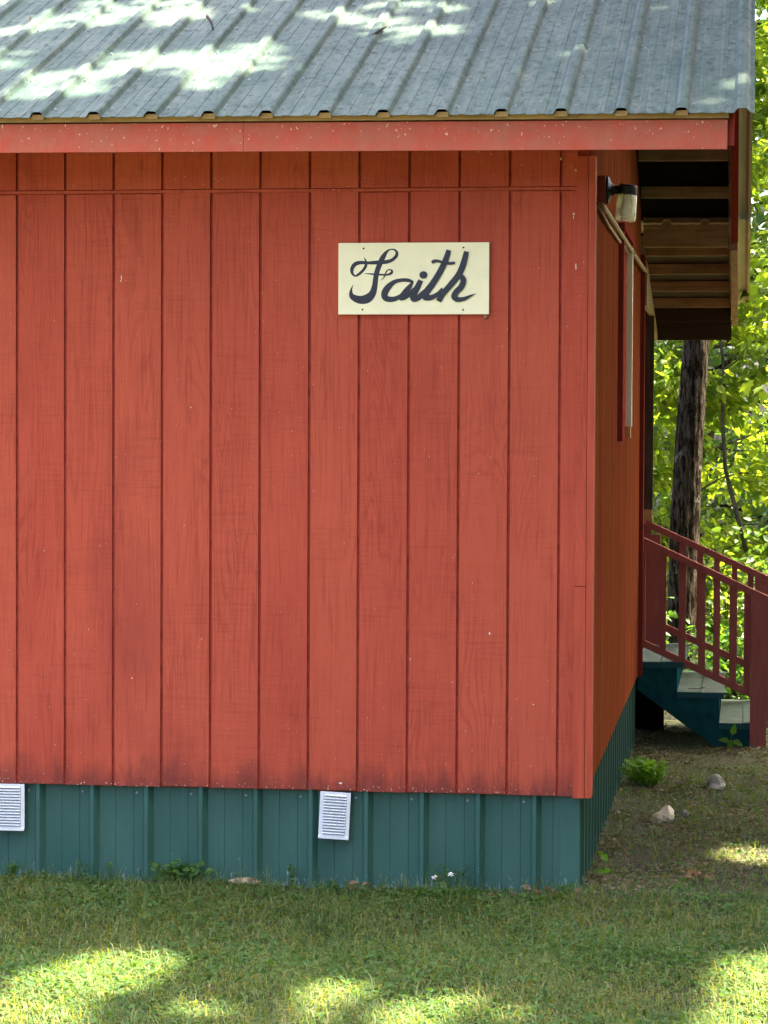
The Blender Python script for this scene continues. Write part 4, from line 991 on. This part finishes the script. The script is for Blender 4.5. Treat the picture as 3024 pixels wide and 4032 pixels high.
# ------------------------------------------------------------------ turf
def lawn_mask(x, y):
    """probability of grass: full in front of the cabin, thin on the trodden ground along the gable wall"""
    p = np.where(y < -0.06, 1.0, 0.0)
    e = 1 / (1 + np.exp(-(-y - 0.45 + 0.5 * np.sin(x * 5) * .3) * 5))
    p = np.where(x > -0.05, np.maximum(0.75 + 0.25 * np.clip((x - 0.30) / 0.5, 0, 1) * (y < 3.6), e), p)
    p = np.where((x > -0.05) & (y > 4.3), 0.10, p)
    p = np.where((x > -0.06) & (x < 0.20) & (y > -0.1), p * 0.5, p)
    p = np.where((x <= -0.05) & (y > 0.015), 0, p)
    return p
def scatter(n, x0, x1, y0, y1, rng): return rng.uniform(x0, x1, n), rng.uniform(y0, y1, n)
def blades(n, x0, x1, y0, y1, rng, lo, hi, wid, lean):
    x, y = scatter(n, x0, x1, y0, y1, rng)
    k = rng.random(n) < lawn_mask(x, y) * (0.55 + 0.45 * np.sin(x * 9 + 3 * np.sin(y * 4)) * np.sin(y * 8 + x)) ** 0.5
    x, y = x[k], y[k]; n = len(x); z = gheight(x, y) - 0.003
    h = rng.uniform(lo, hi, n) * (0.75 + 0.5 * rng.random(n)); a = rng.uniform(0, 2 * np.pi, n); w = wid * rng.uniform(0.7, 1.3, n)
    ln = h * lean * rng.uniform(0.3, 1.4, n); D = np.stack([np.cos(a), np.sin(a), 0 * a], -1); Sd = np.stack([-np.sin(a), np.cos(a), 0 * a], -1)
    B = np.stack([x, y, z], -1); U = np.array([0, 0, 1.0])
    M1 = B + U * (h * .62)[:, None] + D * (ln * .35)[:, None]; T_ = B + U * h[:, None] * np.clip(1.0 - 0.25 * lean, .4, 1) + D * ln[:, None]
    wv = Sd * w[:, None] / 2
    v = np.stack([B - wv, B + wv, M1 + wv * .8, M1 - wv * .8, T_ + wv * .12, T_ - wv * .12], 1)
    b = (np.arange(n) * 6)[:, None]; q = np.concatenate([b + np.array([0, 1, 2, 3]), b + np.array([3, 2, 4, 5])], 1).reshape(-1, 4)
    return v.reshape(-1, 3), q
rng = np.random.default_rng(200)
parts_ = [blades(95000, -3.2, 1.3, -2.9, 0.0, rng, 0.022, 0.052, 0.0048, 1.4), blades(60000, -6.5, 4.5, -5.2, -0.0, rng, 0.025, 0.06, 0.005, 1.2),
          blades(34000, -0.06, 2.2, 0.0, 6.0, rng, 0.02, 0.055, 0.0036, 1.2), blades(9000, -3.2, 1.3, -2.9, 0.0, rng, 0.05, 0.09, 0.003, 0.8), blades(900, -3.2, 0.3, -0.14, -0.045, rng, 0.05, 0.11, 0.003, 0.6)]
off = 0; V = []; F = []
for v, q in parts_: V.append(v); F.append(q + off); off += len(v)
tag(link('grass', np_mesh('grass', np.concatenate(V), np.concatenate(F), MAT['grass'])), kind='stuff')
def flat_leaves(n, x0, x1, y0, y1, rng, size, hmax, prob, spread, wide):
    x, y = scatter(n, x0, x1, y0, y1, rng); k = rng.random(n) < prob(x, y); x, y = x[k], y[k]; n = len(x)
    P = np.stack([x, y, gheight(x, y) + rng.uniform(0.002, hmax, n)], -1); L = size * rng.uniform(0.5, 1.4, n)
    return leaf_geo(P, rnd_dir(n, rng, 0.2), rnd_norm(n, rng, spread), L, L * wide)
cm = lambda x, y: lawn_mask(x, y) * np.clip(0.55 + 0.6 * np.sin(x * 3.1 + 1) * np.sin(y * 4.3 + x * 1.5), 0.12, 1)
v, q = flat_leaves(60000, -3.2, 1.3, -2.9, 0.0, rng, 0.017, 0.034, cm, 0.5, 0.5)
v2, q2 = flat_leaves(9000, -0.05, 2.5, 0.0, 5.5, rng, 0.018, 0.03, cm, 0.5, 0.5)
tag(link('ground_cover', np_mesh('ground_cover', np.concatenate([v, v2]), np.concatenate([q, q2 + len(v)]), MAT['clover'])), kind='stuff')
drift = lambda x, y: np.clip(0.5 + 0.9 * np.sin(x * 6.3 + 1.7 * np.sin(y * 2.9)) * np.sin(y * 4.1 + x * 2.3), 0.06, 1)
lm_ = lambda x, y: drift(x, y) * np.where(x > -0.05, np.where(y > -0.3, 1.0, 0.12), np.where((y > -0.22) & (y < 0.0), 0.45, 0.11)) * (y < 8.5) * ((x > -0.05) | (y < 0.0))
v, q = flat_leaves(42000, -3.2, 2.6, -2.6, 8.5, rng, 0.026, 0.012, lm_, 0.45, 0.34)
v2, q2 = flat_leaves(24000, -0.05, 1.0, -0.2, 5.4, rng, 0.018, 0.010, lm_, 0.6, 0.3)
tag(link('leaf_litter', np_mesh('leaf_litter', np.concatenate([v, v2]), np.concatenate([q, q2 + len(v)]), MAT['litter'])), kind='stuff')
# fine straw and twiglets lying about
m = MB(); rt = random.Random(41)
for k in range(420):
    if k < 300: x, y = rt.uniform(-0.02, 1.1), rt.uniform(-0.2, 5.2)
    else: x, y = rt.uniform(-3, 0.8), rt.uniform(-2.4, -0.03)
    a = rt.uniform(-0.5, 0.5) + rt.choice((0, math.pi)); l = rt.uniform(0.02, 0.085); z = float(gheight(x, y)) + rt.uniform(0.006, 0.016)
    m.tube([(x, y, z), (x + l * .5 * math.cos(a), y + l * .5 * math.sin(a), z + rt.uniform(0, .008)), (x + l * math.cos(a + .2), y + l * math.sin(a + .2), z)], [0.0016, 0.0018, 0.001], 4)
tag(m.ob('straw_and_twiglets', MAT['twig']), kind='stuff')

# ------------------------------------------------------------------ rocks, weeds and bits one can point at
def rock(label, c, r, mat, seed, sq, parts=1):
    m = MB(); rr = random.Random(seed)
    n, k = 14, 9; vs = []; fs = []
    cuts = [(Vector((rr.uniform(-1, 1), rr.uniform(-1, 1), rr.uniform(-0.4, 1))).normalized(), rr.uniform(0.62, 0.9)) for _ in range(9)]
    for i in range(k + 1):
        th = math.pi * i / k
        for j in range(n):
            ph_ = 2 * math.pi * j / n; d = Vector((math.sin(th) * math.cos(ph_), math.sin(th) * math.sin(ph_), math.cos(th)))
            p = d.copy()
            for nv, dist in cuts:
                e = p.dot(nv) - dist
                if e > 0: p -= nv * e
            p *= rr.uniform(0.96, 1.03)
            vs.append((p.x * r * sq[0], p.y * r * sq[1], p.z * r * sq[2]))
    for i in range(k):
        for j in range(n): fs.append((i * n + j, i * n + (j + 1) % n, (i + 1) * n + (j + 1) % n, (i + 1) * n + j))
    m.add(vs, fs); o = m.ob('rock', mat); o.location = c; return tag(o, label, 'rock')
g = lambda x, y: float(gheight(x, y))
rock('rounded grey white rock lying below the steps', (0.462, 3.30, g(.46, 3.3) + 0.032), 0.058, MAT['rock'], 4, (0.95, 0.9, 0.85))
rock('jagged cream rock lying on bare dirt beside the skirt', (0.245, 2.03, g(.24, 2) + 0.028), 0.058, MAT['rock_tan'], 8, (0.85, 0.9, 0.85))
rock('small cream rock leaning on the left of the jagged cream rock', (0.198, 1.99, g(.2, 2) + 0.022), 0.040, MAT['rock_tan'], 12, (0.7, 0.8, 1.0))
rock('small dark grey rock right of the jagged cream rock', (0.325, 2.16, g(.32, 2.1) + 0.014), 0.034, MAT['rock_dark'], 9, (0.7, 1.2, 0.75))
rock('flat tan stone chip lying against the green skirt', (-1.405, -0.075, g(-1.4, -0.07) + 0.020), 0.072, MAT['slab'], 21, (1.0, 0.5, 0.26))

def leaf_object(parent, p, d, n_, L, wd, mat):
    v, q = leaf_geo(np.array([[0, 0, 0.0]]), np.array([d], float), np.array([n_], float), np.array([L]), np.array([wd]), 0.2)
    return link('leaf', np_mesh('leaf', v, q, mat), parent, p)
sd = thing('seedling', 'seedling with four big oval leaves in front of the bottom step', 'seedling', (0.53, 5.33, g(.53, 5.33)))
MB().tube([(0, 0, 0), (0.004, 0, 0.05), (0.008, -0.01, 0.10)], 0.0022, 5).ob('stem', MAT['leaf_weed'], sd)
for p, d, n_ in (((0.008, -0.01, 0.085), (0.25, -0.1, 0.9), (0.2, -1, 0.2)), ((-0.004, -0.01, 0.05), (-1, -0.1, 0.15), (0.1, -0.7, 0.7)), ((0.002, -0.012, 0.06), (-0.1, -0.3, -1), (0, -1, 0.3)), ((0.012, -0.012, 0.055), (1, -0.2, -0.45), (0.2, -0.8, 0.6))):
    leaf_object(sd, p, d, n_, 0.072, 0.021, MAT['leaf_fern'])
cs = thing('seedling', 'seedling with lobed yellow green leaves at the skirt corner', 'seedling', (0.035, 0.40, g(.03, .4)))
MB().tube([(0, 0, 0), (0.002, 0, 0.04), (-0.004, 0, 0.09)], 0.0018, 5).ob('stem', MAT['leaf_weed'], cs)
for p, d, n_, s_ in (((-0.012, -0.005, 0.100), (0.5, -0.4, -0.5), (0.1, -0.8, 0.6), .040), ((-0.012, -0.005, 0.095), (-0.3, -0.4, 0.5), (0.1, -0.9, 0.4), .028), ((-0.005, -0.008, 0.030), (0.9, -0.3, 0.2), (0, -0.8, 0.6), .036), ((-0.005, -0.008, 0.034), (-0.6, -0.4, -0.2), (0, -0.9, 0.4), .030)):
    leaf_object(cs, p, d, n_, s_, s_ * 0.42, MAT['leaf_fern'])

def weed(label, x, y, w, h, stems, per, size, mat, seed, cat='weed', name='weed', dep=None, upright=0.6):
    rng = np.random.default_rng(seed); t = thing(name, label, cat, (x, y, g(x, y))); m = MB(); P = []
    dep = dep or w
    for q in range(stems):
        a = rng.uniform(0, 6.28); u = rng.uniform(0.15, 1.0)
        b = Vector((math.cos(a) * w * 0.25 * u, math.sin(a) * dep * .25 * u, 0)); e = Vector((math.cos(a) * w * .5 * u, math.sin(a) * dep * .5 * u, h * rng.uniform(1 - upright * 0.7, 1.0)))
        m.tube([b, b.lerp(e, .55) + Vector((0, 0, h * .12)), e], [0.0018, 0.0014, 0.0008], 4)
        uu = rng.uniform(0.25, 1.05, (per, 1)); P.append(np.array(b) * (1 - uu) + np.array(e) * uu + rng.normal(0, size * .35, (per, 3)))
    m.ob('stems', MAT['leaf_weed'], t); P = np.concatenate(P); P[:, 2] = np.maximum(P[:, 2], 0.004)
    link('leaves', leaves_mesh('leaves', P, rng, size, MAT[mat], 0.1, 0.6, 0.36), t); return t
weed('low bright green feathery bush beside the gable skirt', 0.095, 3.40, 0.27, 0.14, 44, 16, 0.024, 'leaf_fern', 1, 'bush', 'bush', 0.4)
weed('dark green leafy vine clump at the foot of the skirt on the left', -1.69, -0.05, 0.25, 0.088, 26, 8, 0.030, 'leaf_weed', 2, dep=0.09)
weed('small yellow green weed at the skirt near the left vent', -2.39, -0.03, 0.09, 0.07, 10, 6, 0.020, 'leaf_weed', 3, dep=0.05)
weed('thin seeding weed standing at the skirt left of the vine clump', -2.09, -0.03, 0.08, 0.085, 7, 6, 0.012, 'clover', 4, dep=0.05, upright=0.3)
weed('wispy pale weed between the seeding weed and the vine clump', -1.98, -0.03, 0.05, 0.09, 5, 6, 0.012, 'clover', 14, dep=0.04, upright=0.3)
weed('slim upright weed against the skirt right of the stone chip', -1.215, -0.02, 0.05, 0.10, 5, 9, 0.014, 'leaf_weed', 5, dep=0.04, upright=0.3)
weed('short weed tuft below the middle vent', -1.06, -0.07, 0.12, 0.04, 12, 5, 0.020, 'leaf_weed', 6, dep=0.06)
weed('broad clover patch spreading below the flowering weed', -0.56, -0.16, 0.34, 0.045, 44, 7, 0.022, 'leaf_weed', 7, dep=0.22)
weed('low clover patch near the skirt corner', -0.19, -0.20, 0.18, 0.04, 20, 7, 0.020, 'leaf_weed', 15, dep=0.12)
fw = weed('lanky flowering weed with two white blossoms against the skirt', -0.54, -0.035, 0.26, 0.135, 16, 7, 0.013, 'clover', 8, dep=0.06, upright=0.75)
for px, pz in ((-0.085, 0.058), (-0.020, 0.072)):
    m = MB(); rq = random.Random(int(px * -1000))
    for k in range(9):
        a = rq.uniform(0, 6.28); m.tube([(px, -0.02, pz), (px + 0.012 * math.cos(a), -0.026 + rq.uniform(-.006, .006), pz + 0.009 * math.sin(a))], [0.003, 0.0026], 5)
    m.ob('blossom', MAT['petal'], fw)
weed('tangled brown and green weed at the skirt corner', -0.10, -0.03, 0.16, 0.05, 12, 5, 0.016, 'leaf_weed', 9, dep=0.06)
weed('small green weed between the leaf pile and the photo edge', 0.36, 0.10, 0.14, 0.03, 12, 6, 0.016, 'leaf_weed', 16)

def leaf_pile(label, x, y, w, d, h, n, seed):
    rng = np.random.default_rng(seed); t = thing('dead_leaves', label, 'dead leaves', (x, y, g(x, y)), None)
    for k in range(n):
        L = rng.uniform(0.022, 0.045); v, q = leaf_geo(np.zeros((1, 3)), rnd_dir(1, rng, 0.25), rnd_norm(1, rng, 0.7), np.array([L]), np.array([L * .3]), 0.6)
        link('leaf', np_mesh('leaf', v, q, MAT['dead']), t, (rng.normal(0, w * .3), rng.normal(0, d * .3), rng.uniform(0.006, h)))
leaf_pile('small heap of curled brown leaves on the dirt right of the corner', 0.40, 0.40, 0.11, 0.10, 0.04, 26, 1)
leaf_pile('brown leaves caught at the skirt right of the middle vent', -0.94, -0.03, 0.08, 0.03, 0.03, 14, 2)
leaf_pile('single rusty leaf clump under the flowering weed', -0.42, -0.13, 0.06, 0.03, 0.02, 7, 3)
leaf_pile('brown leaves lying along the skirt near the corner', -0.20, -0.035, 0.20, 0.04, 0.025, 18, 4)
def stick(label, pts, r, mat='twig', name='stick'):
    p0 = Vector(pts[0]); o = MB().tube([Vector(p) - p0 for p in pts], [r * (1 - .35 * i / (len(pts) - 1)) for i in range(len(pts))], 6).ob(name, MAT[mat], None, True); o.location = p0
    return tag(o, label, 'stick')
z_ = GZ + 0.018
stick('pale dry stalk lying between the skirt and the jagged cream rock', [(0.03, 2.02, z_), (0.08, 2.0, z_ + .004), (0.15, 2.03, z_), (0.20, 1.97, z_)], 0.0035)
stick('second pale stalk just above the first, touching the jagged rock', [(0.09, 2.10, z_), (0.14, 2.12, z_ + .006), (0.21, 2.08, z_)], 0.003)
stick('grey stick lying right of the feathery bush', [(0.20, 3.78, z_), (0.26, 3.84, z_ + .004), (0.33, 3.80, z_)], 0.0032)
stick('short grey stick by the right edge of the photo', [(0.55, 2.62, z_), (0.62, 2.60, z_), (0.70, 2.66, z_)], 0.004)
stick('forked grey stick lying in front of the leaf heap', [(0.33, 0.62, z_), (0.37, 0.74, z_ + .004), (0.45, 0.80, z_), (0.50, 0.83, z_)], 0.0035)
stick('bent pale twig standing in the grass at right', [(0.47, 0.02, z_), (0.485, 0.02, z_ + .03), (0.50, 0.02, z_ + .05)], 0.003)
stick('thin dry stalk standing against the skirt below the middle vent', [(-1.052, -0.05, GZ), (-1.050, -0.04, GZ + .03), (-1.051, -0.035, GZ + .062)], 0.0022)
def on_roof(x, y, up=0.004): return (x, y, roof_z(y) + up - 0.0046 * x * 1.0)
ry_ = [(-1.85, 1.31), (-1.80, 1.17), (-1.765, 1.03)]
stick('dark forked twig lying on the metal roof left of the middle', [on_roof(*p, .008) for p in ry_], 0.006, 'twig_dark', 'twig')
stick('dark curved stick caught on a roof rib near the middle', [on_roof(-1.02, 0.80, .02), on_roof(-0.99, 0.88, .03), on_roof(-0.98, 0.98, .022)], 0.007, 'twig_dark', 'twig')
stick('short dark twig on the roof at the far left', [on_roof(-2.66, 1.24, .024), on_roof(-2.635, 1.16, .02), on_roof(-2.62, 1.10, .008)], 0.006, 'twig_dark', 'twig')
rl = thing('fallen_leaf', 'small yellow green leaf lying on the roof metal', 'leaf', on_roof(-1.523, 1.133, .006))
leaf_object(rl, (0, 0, 0), (0.5, -0.6, -0.2), (0, -0.3, 1), 0.05, 0.013, MAT['leaf_fern'])
rng = np.random.default_rng(5)
